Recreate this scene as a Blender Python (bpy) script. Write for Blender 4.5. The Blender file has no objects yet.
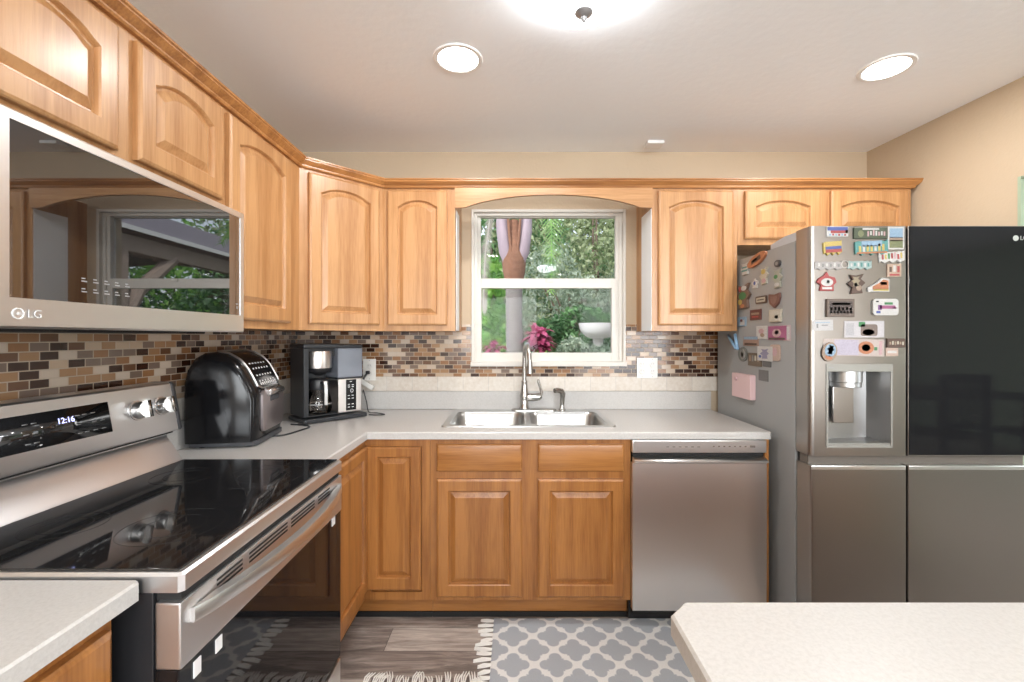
import bpy, bmesh, math, random
from mathutils import Vector, Matrix
R = math.radians
random.seed(7)
C = bpy.context.scene.collection
S = bpy.context.scene

# ------------------------------------------------------------------ camera
E = 1.325            # eye height
F = 448.0            # focal length in pixels of the 1024 px wide frame
cam = bpy.data.objects.new('camera', bpy.data.cameras.new('camera'))
C.objects.link(cam)
cam.location = (0, 0, E)
cam.rotation_euler = (R(90), 0, 0)
cam.data.sensor_width = 36
cam.data.lens = F / 1024 * 36
cam.data.shift_x = -2 / 1024
cam.data.shift_y = -4 / 1024
cam.data.clip_start = 0.02
S.camera = cam

# ------------------------------------------------------------------ world, exposure
w = bpy.data.worlds.new('sky_world'); S.world = w; w.use_nodes = True
nt = w.node_tree; bg = nt.nodes['Background']
sky = nt.nodes.new('ShaderNodeTexSky'); sky.sky_type = 'NISHITA'
sky.sun_disc = False; sky.sun_elevation = R(48); sky.sun_rotation = R(200); sky.air_density = 1.0; sky.dust_density = 2.5
mixw = nt.nodes.new('ShaderNodeMix'); mixw.data_type = 'RGBA'; mixw.inputs[0].default_value = 0.55
mixw.inputs[7].default_value = (8.5, 9.0, 9.6, 1)
nt.links.new(sky.outputs[0], mixw.inputs[6]); nt.links.new(mixw.outputs[2], bg.inputs[0])
bg.inputs[1].default_value = 0.20
S.view_settings.view_transform = 'Standard'
S.view_settings.look = 'None'
S.view_settings.gamma = 1
S.view_settings.use_curve_mapping = False
S.view_settings.exposure = 0.47
S.cycles.max_bounces = 10
S.cycles.diffuse_bounces = 5
S.cycles.glossy_bounces = 5
S.cycles.transparent_max_bounces = 12
S.cycles.sample_clamp_indirect = 6
S.cycles.caustics_reflective = False
S.cycles.caustics_refractive = False

def light(name, kind, loc, power, size=None, size_y=None, rot=(0, 0, 0), color=(1, 1, 1), shape=None, spread=None):
    d = bpy.data.lights.new(name, kind); d.energy = power; d.color = color
    if kind == 'AREA':
        d.shape = shape or 'DISK'; d.size = size
        if size_y: d.size_y = size_y
        if spread: d.spread = spread
    elif kind == 'SUN': d.angle = R(1.5)
    else: d.shadow_soft_size = size or 0.05
    o = bpy.data.objects.new(name, d); o.location = loc; o.rotation_euler = rot; C.objects.link(o); o['kind'] = 'helper'
    return o
WARM = (1.0, 0.985, 0.97)
light('sun', 'SUN', (0, 4, 8), 2.3, rot=(R(38), R(-28), 0), color=(1, 0.97, 0.92))
# unseen fill lamps added as daylight at windows of the dining side, behind the camera
light('daylight_fill_patio', 'AREA', (2.6, -3.42, 1.2), 115, 2.6, 2.1, rot=(R(90), 0, 0), shape='RECTANGLE', color=(0.93, 0.97, 1.0))
light('daylight_fill_side', 'AREA', (5.78, 0.6, 1.35), 26, 2.4, 1.7, rot=(R(90), 0, R(90)), shape='RECTANGLE', color=(0.93, 0.97, 1.0))
light('daylight_fill_window', 'AREA', (-0.3, -3.42, 1.55), 55, 1.5, 1.1, rot=(R(90), 0, 0), shape='RECTANGLE', color=(0.93, 0.97, 1.0))

# ------------------------------------------------------------------ materials
def mat(name, col, rough=0.5, metal=0.0, spec=0.5, bump=0.0, bscale=200, var=0.0, vscale=8, coat=0.0, emit=0.0, emitcol=None, alpha=1.0, trans=0.0, stretch=(1, 1, 1)):
    m = bpy.data.materials.new(name); m.use_nodes = True
    n = m.node_tree.nodes; l = m.node_tree.links; b = n['Principled BSDF']
    b.inputs['Base Color'].default_value = (*col, 1)
    b.inputs['Roughness'].default_value = rough; b.inputs['Metallic'].default_value = metal
    b.inputs['Specular IOR Level'].default_value = spec
    b.inputs['Coat Weight'].default_value = coat; b.inputs['Coat Roughness'].default_value = 0.12
    b.inputs['Alpha'].default_value = alpha; b.inputs['Transmission Weight'].default_value = trans
    if emit:
        b.inputs['Emission Color'].default_value = (*(emitcol or col), 1); b.inputs['Emission Strength'].default_value = emit
    if bump or var:
        tc = n.new('ShaderNodeTexCoord'); mp = n.new('ShaderNodeMapping'); mp.inputs['Scale'].default_value = stretch
        l.new(tc.outputs['Object'], mp.inputs[0])
        if var:
            nz = n.new('ShaderNodeTexNoise'); nz.inputs['Scale'].default_value = vscale; nz.inputs['Detail'].default_value = 5
            l.new(mp.outputs[0], nz.inputs[0])
            mx = n.new('ShaderNodeMix'); mx.data_type = 'RGBA'
            mx.inputs[6].default_value = (*[c * (1 - var) for c in col], 1)
            mx.inputs[7].default_value = (*[min(1, c * (1 + var)) for c in col], 1)
            l.new(nz.outputs[0], mx.inputs[0]); l.new(mx.outputs[2], b.inputs['Base Color'])
        if bump:
            nb = n.new('ShaderNodeTexNoise'); nb.inputs['Scale'].default_value = bscale; nb.inputs['Detail'].default_value = 3
            l.new(mp.outputs[0], nb.inputs[0])
            bp = n.new('ShaderNodeBump'); bp.inputs['Strength'].default_value = bump; bp.inputs['Distance'].default_value = 0.01
            l.new(nb.outputs[0], bp.inputs['Height']); l.new(bp.outputs[0], b.inputs['Normal'])
    return m

def wood(name, dark, lightc, axis='z', rough=0.36):
    m = bpy.data.materials.new(name); m.use_nodes = True
    n = m.node_tree.nodes; l = m.node_tree.links; b = n['Principled BSDF']
    tc = n.new('ShaderNodeTexCoord')
    sc = {'z': (1, 1, 0.055), 'x': (0.055, 1, 1), 'y': (1, 0.055, 1)}[axis]
    mp = n.new('ShaderNodeMapping'); mp.inputs['Scale'].default_value = sc
    l.new(tc.outputs['Object'], mp.inputs[0])
    a = n.new('ShaderNodeTexNoise'); a.inputs['Scale'].default_value = 22; a.inputs['Detail'].default_value = 6; a.inputs['Distortion'].default_value = 0.6
    f = n.new('ShaderNodeTexNoise'); f.inputs['Scale'].default_value = 160; f.inputs['Detail'].default_value = 4
    l.new(mp.outputs[0], a.inputs[0]); l.new(mp.outputs[0], f.inputs[0])
    ad = n.new('ShaderNodeMath'); ad.operation = 'MULTIPLY_ADD'; ad.inputs[1].default_value = 0.55
    l.new(f.outputs[0], ad.inputs[0]); l.new(a.outputs[0], ad.inputs[2])
    cr = n.new('ShaderNodeValToRGB'); cr.color_ramp.elements[0].position = 0.56; cr.color_ramp.elements[1].position = 0.90
    cr.color_ramp.elements[0].color = (*dark, 1); cr.color_ramp.elements[1].color = (*lightc, 1)
    l.new(ad.outputs[0], cr.inputs[0]); l.new(cr.outputs[0], b.inputs['Base Color'])
    b.inputs['Roughness'].default_value = rough
    b.inputs['Coat Weight'].default_value = 0.25; b.inputs['Coat Roughness'].default_value = 0.22
    bp = n.new('ShaderNodeBump'); bp.inputs['Strength'].default_value = 0.06; bp.inputs['Distance'].default_value = 0.004
    l.new(f.outputs[0], bp.inputs['Height']); l.new(bp.outputs[0], b.inputs['Normal'])
    return m

def steel(name, col=(0.74, 0.725, 0.71), rough=0.28, axis='x', aniso=0.5):
    m = bpy.data.materials.new(name); m.use_nodes = True
    n = m.node_tree.nodes; l = m.node_tree.links; b = n['Principled BSDF']
    b.inputs['Base Color'].default_value = (*col, 1); b.inputs['Metallic'].default_value = 1.0
    tc = n.new('ShaderNodeTexCoord'); mp = n.new('ShaderNodeMapping')
    mp.inputs['Scale'].default_value = {'x': (0.6, 60, 60), 'y': (60, 0.6, 60), 'z': (60, 60, 0.6)}[axis]
    nz = n.new('ShaderNodeTexNoise'); nz.inputs['Scale'].default_value = 8; nz.inputs['Detail'].default_value = 4
    l.new(tc.outputs['Object'], mp.inputs[0]); l.new(mp.outputs[0], nz.inputs[0])
    mr = n.new('ShaderNodeMapRange'); mr.inputs[3].default_value = rough - 0.01; mr.inputs[4].default_value = rough + 0.02
    l.new(nz.outputs[0], mr.inputs[0]); l.new(mr.outputs[0], b.inputs['Roughness'])
    return m

def mosaic(name, axis):
    m = bpy.data.materials.new(name); m.use_nodes = True
    n = m.node_tree.nodes; l = m.node_tree.links; b = n['Principled BSDF']
    tc = n.new('ShaderNodeTexCoord'); sx = n.new('ShaderNodeSeparateXYZ'); cx = n.new('ShaderNodeCombineXYZ')
    l.new(tc.outputs['Object'], sx.inputs[0])
    l.new(sx.outputs['X' if axis == 'x' else 'Y'], cx.inputs[0]); l.new(sx.outputs['Z'], cx.inputs[1])
    def brick(off):
        br = n.new('ShaderNodeTexBrick'); br.offset = 0.5; br.squash = 1
        br.inputs['Scale'].default_value = 1; br.inputs['Brick Width'].default_value = 0.052; br.inputs['Row Height'].default_value = 0.0252
        br.inputs['Mortar Size'].default_value = 0.0016; br.inputs['Mortar Smooth'].default_value = 0.1
        br.inputs['Color1'].default_value = (0, 0, 0, 1); br.inputs['Color2'].default_value = (1, 1, 1, 1); br.inputs['Mortar'].default_value = (0.5, 0.5, 0.5, 1)
        mp = n.new('ShaderNodeMapping'); mp.inputs['Location'].default_value = off
        l.new(cx.outputs[0], mp.inputs[0]); l.new(mp.outputs[0], br.inputs[0])
        return br
    br = brick((5.2, 5.04, 0))
    cr = n.new('ShaderNodeValToRGB'); cr.color_ramp.interpolation = 'CONSTANT'
    tones = [(0.0, (0.035, 0.012, 0.006)), (0.20, (0.27, 0.13, 0.055)), (0.36, (0.50, 0.37, 0.26)), (0.46, (0.13, 0.06, 0.03)),
             (0.62, (0.34, 0.19, 0.095)), (0.74, (0.55, 0.45, 0.36)), (0.84, (0.18, 0.125, 0.095))]
    e = cr.color_ramp.elements
    e[0].position = 0; e[0].color = (*tones[0][1], 1); e[1].position = tones[1][0]; e[1].color = (*tones[1][1], 1)
    for p, c in tones[2:]:
        k = e.new(p); k.color = (*c, 1)
    l.new(br.outputs['Color'], cr.inputs[0])
    mx = n.new('ShaderNodeMix'); mx.data_type = 'RGBA'; mx.inputs[7].default_value = (0.46, 0.37, 0.28, 1)
    l.new(br.outputs['Fac'], mx.inputs[0]); l.new(cr.outputs[0], mx.inputs[6]); l.new(mx.outputs[2], b.inputs['Base Color'])
    mr = n.new('ShaderNodeMapRange'); mr.inputs[3].default_value = 0.16; mr.inputs[4].default_value = 0.6
    l.new(br.outputs['Fac'], mr.inputs[0]); l.new(mr.outputs[0], b.inputs['Roughness'])
    bp = n.new('ShaderNodeBump'); bp.invert = True; bp.inputs['Strength'].default_value = 0.35; bp.inputs['Distance'].default_value = 0.002
    l.new(br.outputs['Fac'], bp.inputs['Height']); l.new(bp.outputs[0], b.inputs['Normal'])
    return m

def plank_floor():
    m = bpy.data.materials.new('vinyl_planks'); m.use_nodes = True
    n = m.node_tree.nodes; l = m.node_tree.links; b = n['Principled BSDF']
    tc = n.new('ShaderNodeTexCoord')
    br = n.new('ShaderNodeTexBrick'); br.offset = 0.37; br.inputs['Scale'].default_value = 1
    br.inputs['Brick Width'].default_value = 1.2; br.inputs['Row Height'].default_value = 0.15; br.inputs['Mortar Size'].default_value = 0.0012
    br.inputs['Color1'].default_value = (0, 0, 0, 1); br.inputs['Color2'].default_value = (1, 1, 1, 1); br.inputs['Mortar'].default_value = (0.5, 0.5, 0.5, 1)
    mp0 = n.new('ShaderNodeMapping'); mp0.inputs['Location'].default_value = (0.55, 0.06, 0)
    l.new(tc.outputs['Object'], mp0.inputs[0]); l.new(mp0.outputs[0], br.inputs[0])
    mp = n.new('ShaderNodeMapping'); mp.inputs['Scale'].default_value = (1, 9, 1)
    sc = n.new('ShaderNodeVectorMath'); sc.operation = 'ADD'
    l.new(tc.outputs['Object'], mp.inputs[0]); l.new(mp.outputs[0], sc.inputs[0]); l.new(br.outputs['Color'], sc.inputs[1])
    nz = n.new('ShaderNodeTexNoise'); nz.inputs['Scale'].default_value = 3.4; nz.inputs['Detail'].default_value = 9; nz.inputs['Roughness'].default_value = 0.72; nz.inputs['Distortion'].default_value = 0.6
    l.new(sc.outputs[0], nz.inputs[0])
    sep = n.new('ShaderNodeSeparateColor'); l.new(br.outputs['Color'], sep.inputs[0])
    ad = n.new('ShaderNodeMath'); ad.operation = 'MULTIPLY_ADD'; ad.inputs[1].default_value = 0.22
    l.new(sep.outputs[0], ad.inputs[0]); l.new(nz.outputs[0], ad.inputs[2])
    cr = n.new('ShaderNodeValToRGB'); e = cr.color_ramp.elements
    e[0].position = 0.36; e[0].color = (0.075, 0.062, 0.056, 1); e[1].position = 0.84; e[1].color = (0.60, 0.53, 0.47, 1)
    k = e.new(0.55); k.color = (0.23, 0.19, 0.168, 1)
    l.new(ad.outputs[0], cr.inputs[0])
    mx = n.new('ShaderNodeMix'); mx.data_type = 'RGBA'; mx.inputs[7].default_value = (0.06, 0.05, 0.045, 1)
    l.new(br.outputs['Fac'], mx.inputs[0]); l.new(cr.outputs[0], mx.inputs[6]); l.new(mx.outputs[2], b.inputs['Base Color'])
    b.inputs['Roughness'].default_value = 0.42
    return m

def rug_mat(name):
    m = bpy.data.materials.new(name); m.use_nodes = True
    n = m.node_tree.nodes; l = m.node_tree.links; b = n['Principled BSDF']
    tc = n.new('ShaderNodeTexCoord'); sp = n.new('ShaderNodeSeparateXYZ'); l.new(tc.outputs['Object'], sp.inputs[0])
    def M(op, a, bb=None, c=None):
        k = n.new('ShaderNodeMath'); k.operation = op
        for i, v in enumerate((a, bb, c)):
            if v is None: continue
            if isinstance(v, (int, float)): k.inputs[i].default_value = v
            else: l.new(v, k.inputs[i])
        return k.outputs[0]
    A, B = 0.172, 0.172
    def foil(ox, oy):
        u = M('ABSOLUTE', M('SUBTRACT', M('FLOORED_MODULO', M('ADD', sp.outputs['X'], ox + 50 * A), A), A / 2))
        v = M('ABSOLUTE', M('SUBTRACT', M('FLOORED_MODULO', M('ADD', sp.outputs['Y'], oy + 50 * B), B), B / 2))
        c, r = 0.040, 0.0256
        d1 = M('SUBTRACT', M('SQRT', M('ADD', M('POWER', M('SUBTRACT', u, c), 2), M('POWER', v, 2))), r)
        d2 = M('SUBTRACT', M('SQRT', M('ADD', M('POWER', u, 2), M('POWER', M('SUBTRACT', v, c), 2))), r)
        d3 = M('SUBTRACT', M('MAXIMUM', u, v), 0.034)
        return M('MINIMUM', M('MINIMUM', d1, d2), d3)
    d = M('MINIMUM', foil(0, 0), foil(A / 2, B / 2))
    nzz = n.new('ShaderNodeTexNoise'); nzz.inputs['Scale'].default_value = 90; l.new(tc.outputs['Object'], nzz.inputs[0])
    d = M('ADD', d, M('MULTIPLY', M('SUBTRACT', nzz.outputs[0], 0.5), 0.004))
    mr = n.new('ShaderNodeMapRange'); mr.inputs[1].default_value = -0.001; mr.inputs[2].default_value = 0.002; l.new(d, mr.inputs[0])
    mx = n.new('ShaderNodeMix'); mx.data_type = 'RGBA'; mx.inputs[6].default_value = (0.46, 0.49, 0.53, 1); mx.inputs[7].default_value = (0.86, 0.86, 0.84, 1)
    l.new(mr.outputs[0], mx.inputs[0])
    n2 = n.new('ShaderNodeTexNoise'); n2.inputs['Scale'].default_value = 320; l.new(tc.outputs['Object'], n2.inputs[0])
    m2 = n.new('ShaderNodeMix'); m2.data_type = 'RGBA'; m2.blend_type = 'MULTIPLY'; m2.inputs[0].default_value = 0.35
    l.new(mx.outputs[2], m2.inputs[6]); l.new(n2.outputs[0], m2.inputs[7]); l.new(m2.outputs[2], b.inputs['Base Color'])
    b.inputs['Roughness'].default_value = 0.95
    bp = n.new('ShaderNodeBump'); bp.inputs['Strength'].default_value = 0.4; bp.inputs['Distance'].default_value = 0.002
    l.new(n2.outputs[0], bp.inputs['Height']); l.new(bp.outputs[0], b.inputs['Normal'])
    return m

def speckle(name, base, spot, rough=0.32):
    m = bpy.data.materials.new(name); m.use_nodes = True
    n = m.node_tree.nodes; l = m.node_tree.links; b = n['Principled BSDF']
    tc = n.new('ShaderNodeTexCoord')
    a = n.new('ShaderNodeTexNoise'); a.inputs['Scale'].default_value = 150; a.inputs['Detail'].default_value = 6; a.inputs['Roughness'].default_value = 0.7
    l.new(tc.outputs['Object'], a.inputs[0])
    cr = n.new('ShaderNodeValToRGB'); cr.color_ramp.elements[0].position = 0.36; cr.color_ramp.elements[1].position = 0.58
    cr.color_ramp.elements[0].color = (*spot, 1); cr.color_ramp.elements[1].color = (*base, 1)
    l.new(a.outputs[0], cr.inputs[0]); l.new(cr.outputs[0], b.inputs['Base Color'])
    b.inputs['Roughness'].default_value = rough
    return m

def stone_tile(name, axis):
    m = bpy.data.materials.new(name); m.use_nodes = True
    n = m.node_tree.nodes; l = m.node_tree.links; b = n['Principled BSDF']
    tc = n.new('ShaderNodeTexCoord'); sx = n.new('ShaderNodeSeparateXYZ'); cx = n.new('ShaderNodeCombineXYZ')
    l.new(tc.outputs['Object'], sx.inputs[0])
    l.new(sx.outputs['X' if axis == 'x' else 'Y'], cx.inputs[0]); l.new(sx.outputs['Z'], cx.inputs[1])
    br = n.new('ShaderNodeTexBrick'); br.offset = 0; br.inputs['Scale'].default_value = 1; br.inputs['Brick Width'].default_value = 0.152; br.inputs['Row Height'].default_value = 0.4
    br.inputs['Mortar Size'].default_value = 0.0015
    br.inputs['Color1'].default_value = (0.62, 0.56, 0.49, 1); br.inputs['Color2'].default_value = (0.70, 0.65, 0.58, 1); br.inputs['Mortar'].default_value = (0.5, 0.46, 0.42, 1)
    l.new(cx.outputs[0], br.inputs[0])
    nz = n.new('ShaderNodeTexNoise'); nz.inputs['Scale'].default_value = 60; nz.inputs['Detail'].default_value = 6
    l.new(tc.outputs['Object'], nz.inputs[0])
    mx = n.new('ShaderNodeMix'); mx.data_type = 'RGBA'; mx.blend_type = 'OVERLAY'; mx.inputs[0].default_value = 0.3
    l.new(br.outputs[0], mx.inputs[6]); l.new(nz.outputs[0], mx.inputs[7]); l.new(mx.outputs[2], b.inputs['Base Color'])
    b.inputs['Roughness'].default_value = 0.4
    return m

def glass_mat(name, tint=(1, 1, 1), ior=1.45, keep=0.0):
    m = bpy.data.materials.new(name); m.use_nodes = True
    n = m.node_tree.nodes; l = m.node_tree.links
    for k in list(n): n.remove(k)
    o = n.new('ShaderNodeOutputMaterial'); t = n.new('ShaderNodeBsdfTransparent'); g = n.new('ShaderNodeBsdfGlossy'); fr = n.new('ShaderNodeFresnel'); mx = n.new('ShaderNodeMixShader')
    t.inputs[0].default_value = (*tint, 1); g.inputs['Roughness'].default_value = 0.02; fr.inputs[0].default_value = ior
    l.new(fr.outputs[0], mx.inputs[0]); l.new(t.outputs[0], mx.inputs[1]); l.new(g.outputs[0], mx.inputs[2]); l.new(mx.outputs[0], o.inputs[0])
    return m

def leaf_mat(name, c1, c2, scale=2.5, rough=0.45, tr=0.35):
    m = bpy.data.materials.new(name); m.use_nodes = True
    n = m.node_tree.nodes; l = m.node_tree.links; b = n['Principled BSDF']
    tc = n.new('ShaderNodeTexCoord'); nz = n.new('ShaderNodeTexNoise'); nz.inputs['Scale'].default_value = scale; nz.inputs['Detail'].default_value = 8; nz.inputs['Roughness'].default_value = 0.75
    l.new(tc.outputs['Object'], nz.inputs[0])
    cr = n.new('ShaderNodeValToRGB'); cr.color_ramp.elements[0].position = 0.38; cr.color_ramp.elements[1].position = 0.62
    cr.color_ramp.elements[0].color = (*c1, 1); cr.color_ramp.elements[1].color = (*c2, 1)
    l.new(nz.outputs[0], cr.inputs[0]); l.new(cr.outputs[0], b.inputs['Base Color']); b.inputs['Roughness'].default_value = rough
    t = n.new('ShaderNodeBsdfTranslucent'); l.new(cr.outputs[0], t.inputs[0]); mx = n.new('ShaderNodeMixShader'); mx.inputs[0].default_value = tr
    l.new(b.outputs[0], mx.inputs[1]); l.new(t.outputs[0], mx.inputs[2]); l.new(mx.outputs[0], n['Material Output'].inputs[0])
    return m

M_WALL = mat('beige_paint', (0.54, 0.43, 0.305), 0.75, bump=0.12, bscale=60)
M_CEIL = mat('ceiling_paint', (0.93, 0.95, 0.97), 0.85, bump=0.12, bscale=30)
M_GREEN = mat('sage_paint', (0.38, 0.47, 0.34), 0.75)
M_WHITE = mat('white_trim', (0.85, 0.85, 0.84), 0.4)
M_CREAMF = mat('window_vinyl', (0.66, 0.63, 0.575), 0.35)
M_FLOOR = plank_floor()
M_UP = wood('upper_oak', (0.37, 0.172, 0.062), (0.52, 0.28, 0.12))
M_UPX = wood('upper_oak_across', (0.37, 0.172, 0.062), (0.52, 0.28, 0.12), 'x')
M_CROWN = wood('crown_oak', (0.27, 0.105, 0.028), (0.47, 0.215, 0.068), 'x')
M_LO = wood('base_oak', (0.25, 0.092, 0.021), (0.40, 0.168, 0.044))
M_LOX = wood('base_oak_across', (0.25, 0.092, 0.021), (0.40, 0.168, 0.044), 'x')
M_DARKIN = mat('cabinet_shadow_gap', (0.05, 0.025, 0.012), 0.8)
M_TOP = speckle('laminate_counter', (0.54, 0.525, 0.505), (0.48, 0.465, 0.445))
M_TOP2 = M_TOP
M_STX = steel('steel_brushed_x', axis='x')
M_STY = steel('steel_brushed_y', axis='y')
M_STZ = steel('steel_brushed_z', (0.88, 0.84, 0.81), axis='z', rough=0.30)
M_STZF = steel('steel_fridge', (0.34, 0.32, 0.30), axis='z', rough=0.29)
M_STR = steel('steel_range_front', (0.70, 0.70, 0.71), axis='y', rough=0.38)
M_STM = steel('steel_microwave', (0.80, 0.79, 0.78), axis='y', rough=0.34)
M_SINK = steel('steel_sink', (0.50, 0.50, 0.49), rough=0.28)
M_NICKEL = steel('nickel', (0.50, 0.485, 0.46), rough=0.24)
M_CHROME = mat('chrome', (0.55, 0.54, 0.53), 0.3, 1.0)
M_LIGHTST = steel('handle_steel', (0.78, 0.78, 0.77), rough=0.3)
M_BGLASS = mat('black_glass', (0.012, 0.012, 0.013), 0.04, spec=0.7)
M_BGLASS2 = mat('black_glass_door', (0.008, 0.008, 0.009), 0.03, spec=0.35, coat=0.0)
M_BGLASS2.node_tree.nodes['Principled BSDF'].inputs['Coat IOR'].default_value = 1.45
M_BGLASS2.node_tree.nodes['Principled BSDF'].inputs['Coat Roughness'].default_value = 0.02
M_MWGLASS = mat('microwave_glass', (0.006, 0.006, 0.007), 0.02, spec=1.0, coat=1.0)
M_MWGLASS.node_tree.nodes['Principled BSDF'].inputs['Coat IOR'].default_value = 1.85
M_MWGLASS.node_tree.nodes['Principled BSDF'].inputs['Coat Roughness'].default_value = 0.01
M_FGLASS = mat('fridge_black_glass', (0.012, 0.0125, 0.014), 0.05, spec=0.2)
M_BLACK = mat('black_plastic', (0.018, 0.018, 0.02), 0.35)
M_BLACKG = mat('black_gloss_plastic', (0.008, 0.008, 0.009), 0.15, spec=0.3)
M_DGREY = mat('dark_grey_plastic', (0.05, 0.052, 0.058), 0.4)
M_GREYSIDE = mat('fridge_side_paint', (0.31, 0.32, 0.32), 0.42, bump=0.03, bscale=500)
M_GREYLT = mat('hinge_grey', (0.45, 0.47, 0.50), 0.4)
M_BLIND = mat('matte_black', (0.01, 0.01, 0.01), 0.7)
M_INK = mat('white_print', (0.75, 0.75, 0.75), 0.5)
M_INKG = mat('grey_print', (0.30, 0.30, 0.30), 0.5)
M_BULB = mat('lamp_glow', (1, 1, 1), 0.5, emit=9, emitcol=(1, 0.96, 0.9))
M_GLASS = glass_mat('clear_pane', ior=1.16)
M_CARAFE = glass_mat('carafe_glass', (0.80, 0.76, 0.72), 1.5)
M_TANK = mat('smoke_tank', (0.23, 0.25, 0.29), .18, alpha=.82)
M_PLATE = mat('outlet_plastic', (0.82, 0.81, 0.77), 0.35)

# ------------------------------------------------------------------ builders
WM = {}
class MB:
    def __init__(s): s.bm = bmesh.new(); s.mi = 0; s.curved = False
    def _m(s, faces):
        for f in faces: f.material_index = s.mi
    def box(s, x0, x1, y0, y1, z0, z1, bev=0.0, seg=2):
        r = bmesh.ops.create_cube(s.bm, size=1)
        v = r['verts']
        for k in v:
            k.co = Vector(((x0 + x1) / 2 + k.co.x * (x1 - x0), (y0 + y1) / 2 + k.co.y * (y1 - y0), (z0 + z1) / 2 + k.co.z * (z1 - z0)))
        fs = set(f for k in v for f in k.link_faces); s._m(fs)
        if bev:
            ed = list(set(e for k in v for e in k.link_edges))
            rr = bmesh.ops.bevel(s.bm, geom=ed, offset=bev, segments=seg, affect='EDGES', profile=0.6, clamp_overlap=True)
            s._m(rr['faces'])
        return s
    def loops(s, lps, cap0=False, cap1=False, closed=True):
        if len(lps) > 2 or len(lps[0]) > 12: s.curved = True
        vl = [[s.bm.verts.new(p) for p in lp] for lp in lps]
        n = len(vl[0]); fs = []
        for a, b in zip(vl[:-1], vl[1:]):
            for i in range(n if closed else n - 1):
                j = (i + 1) % n
                try: fs.append(s.bm.faces.new((a[i], a[j], b[j], b[i])))
                except ValueError: pass
        if cap0: fs.append(s.bm.faces.new(vl[0][::-1]))
        if cap1: fs.append(s.bm.faces.new(vl[-1]))
        s._m(fs); return s
    def prism(s, pts, axis, a0, a1):
        def P(p, a):
            return {'x': (a, p[0], p[1]), 'y': (p[0], a, p[1]), 'z': (p[0], p[1], a)}[axis]
        return s.loops([[P(p, a0) for p in pts], [P(p, a1) for p in pts]], True, True)
    def tube(s, path, r, seg=10, cap=True, flat=1.0):
        path = [Vector(p) for p in path]; rs = r if isinstance(r, (list, tuple)) else [r] * len(path)
        lps = []; up = None
        for i, p in enumerate(path):
            d = (path[min(i + 1, len(path) - 1)] - path[max(i - 1, 0)]).normalized()
            if up is None: up = Vector((0, 0, 1)) if abs(d.z) < 0.9 else Vector((1, 0, 0))
            x = d.cross(up).normalized(); up = x.cross(d).normalized()
            lps.append([p + (x * math.cos(t) + up * math.sin(t) * flat) * rs[i] for t in [2 * math.pi * k / seg for k in range(seg)]])
        return s.loops(lps, cap, cap)
    def lathe(s, prof, c=(0, 0, 0), seg=28, axis='z', cap0=False, cap1=False):
        lps = []
        for r, h in prof:
            lp = []
            for k in range(seg):
                t = 2 * math.pi * k / seg; a, b = r * math.cos(t), r * math.sin(t)
                v = {'z': (a, b, h), 'y': (a, h, b), 'x': (h, a, b)}[axis]
                lp.append((c[0] + v[0], c[1] + v[1], c[2] + v[2]))
            lps.append(lp)
        return s.loops(lps, cap0, cap1)
    def slab(s, outer, holes, z0, z1, ch=0.0, chb=0.0, T=None):
        """flat plate in a plane with holes and a chamfered outer edge; T maps (u,v,h) to 3D"""
        T = T or (lambda u, v, h: (u, v, h))
        def off(poly, d):
            out = []; n = len(poly)
            area = sum(poly[i][0] * poly[(i + 1) % n][1] - poly[(i + 1) % n][0] * poly[i][1] for i in range(n))
            sg = 1 if area > 0 else -1
            for i in range(n):
                p0, p1, p2 = Vector(poly[i - 1]), Vector(poly[i]), Vector(poly[(i + 1) % n])
                d1 = (p1 - p0).normalized(); d2 = (p2 - p1).normalized()
                n1 = Vector((-d1.y, d1.x)) * sg; n2 = Vector((-d2.y, d2.x)) * sg
                b = (n1 + n2); b = b / max(1e-6, b.dot(n1)); out.append(p1 + b * d)
            return [tuple(k) for k in out]
        bm = s.bm; top = off(outer, ch) if ch else outer
        def ring(poly, h): return [bm.verts.new(T(p[0], p[1], h)) for p in poly]
        def side(a, b):
            n = len(a)
            for i in range(n):
                j = (i + 1) % n; s._m([bm.faces.new((a[i], a[j], b[j], b[i]))])
        tv = ring(top, z1); levels = [tv]
        if ch: levels.append(ring(outer, z1 - ch))
        levels.append(ring(outer, z0))
        for a, b in zip(levels[:-1], levels[1:]): side(a, b)
        hv = []
        for h in holes:
            a = ring(h, z1); b = ring(h, z0); side(a, b); hv.append((a, b))
        for tri, k in ((levels[0], 0), (levels[-1], 1)):
            ed = []
            for lp in [tri] + [q[k] for q in hv]:
                for i in range(len(lp)):
                    e = bm.edges.get((lp[i], lp[(i + 1) % len(lp)]))
                    ed.append(e)
            r = bmesh.ops.triangle_fill(bm, edges=ed, use_beauty=True, use_dissolve=False)
            s._m([g for g in r['geom'] if isinstance(g, bmesh.types.BMFace)])
        return s
    def build(s, name, m, parent=None, world=False, angle=35, kind=None, keep=False, recalc=True):
        bm = s.bm
        if recalc: bmesh.ops.recalc_face_normals(bm, faces=bm.faces)
        me = bpy.data.meshes.new(name)
        loc = Vector((0, 0, 0))
        if parent is not None:
            if world: bm.transform(WM[parent.name].inverted())
        elif not keep:
            vs = bm.verts; lo = [min(v.co[i] for v in vs) for i in range(3)]; hi = [max(v.co[i] for v in vs) for i in range(3)]
            loc = Vector(((lo[0] + hi[0]) / 2, (lo[1] + hi[1]) / 2, lo[2])); bm.transform(Matrix.Translation(-loc))
        bm.normal_update(); flat = [(not s.curved) and max(abs(c) for c in f.normal) > .9995 for f in bm.faces]
        bm.to_mesh(me); bm.free()
        for p in me.polygons: p.use_smooth = True
        me.set_sharp_from_angle(angle=R(angle))
        for p, q in zip(me.polygons, flat):
            if q: p.use_smooth = False
        for k in (m if isinstance(m, (list, tuple)) else [m]): me.materials.append(k)
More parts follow.
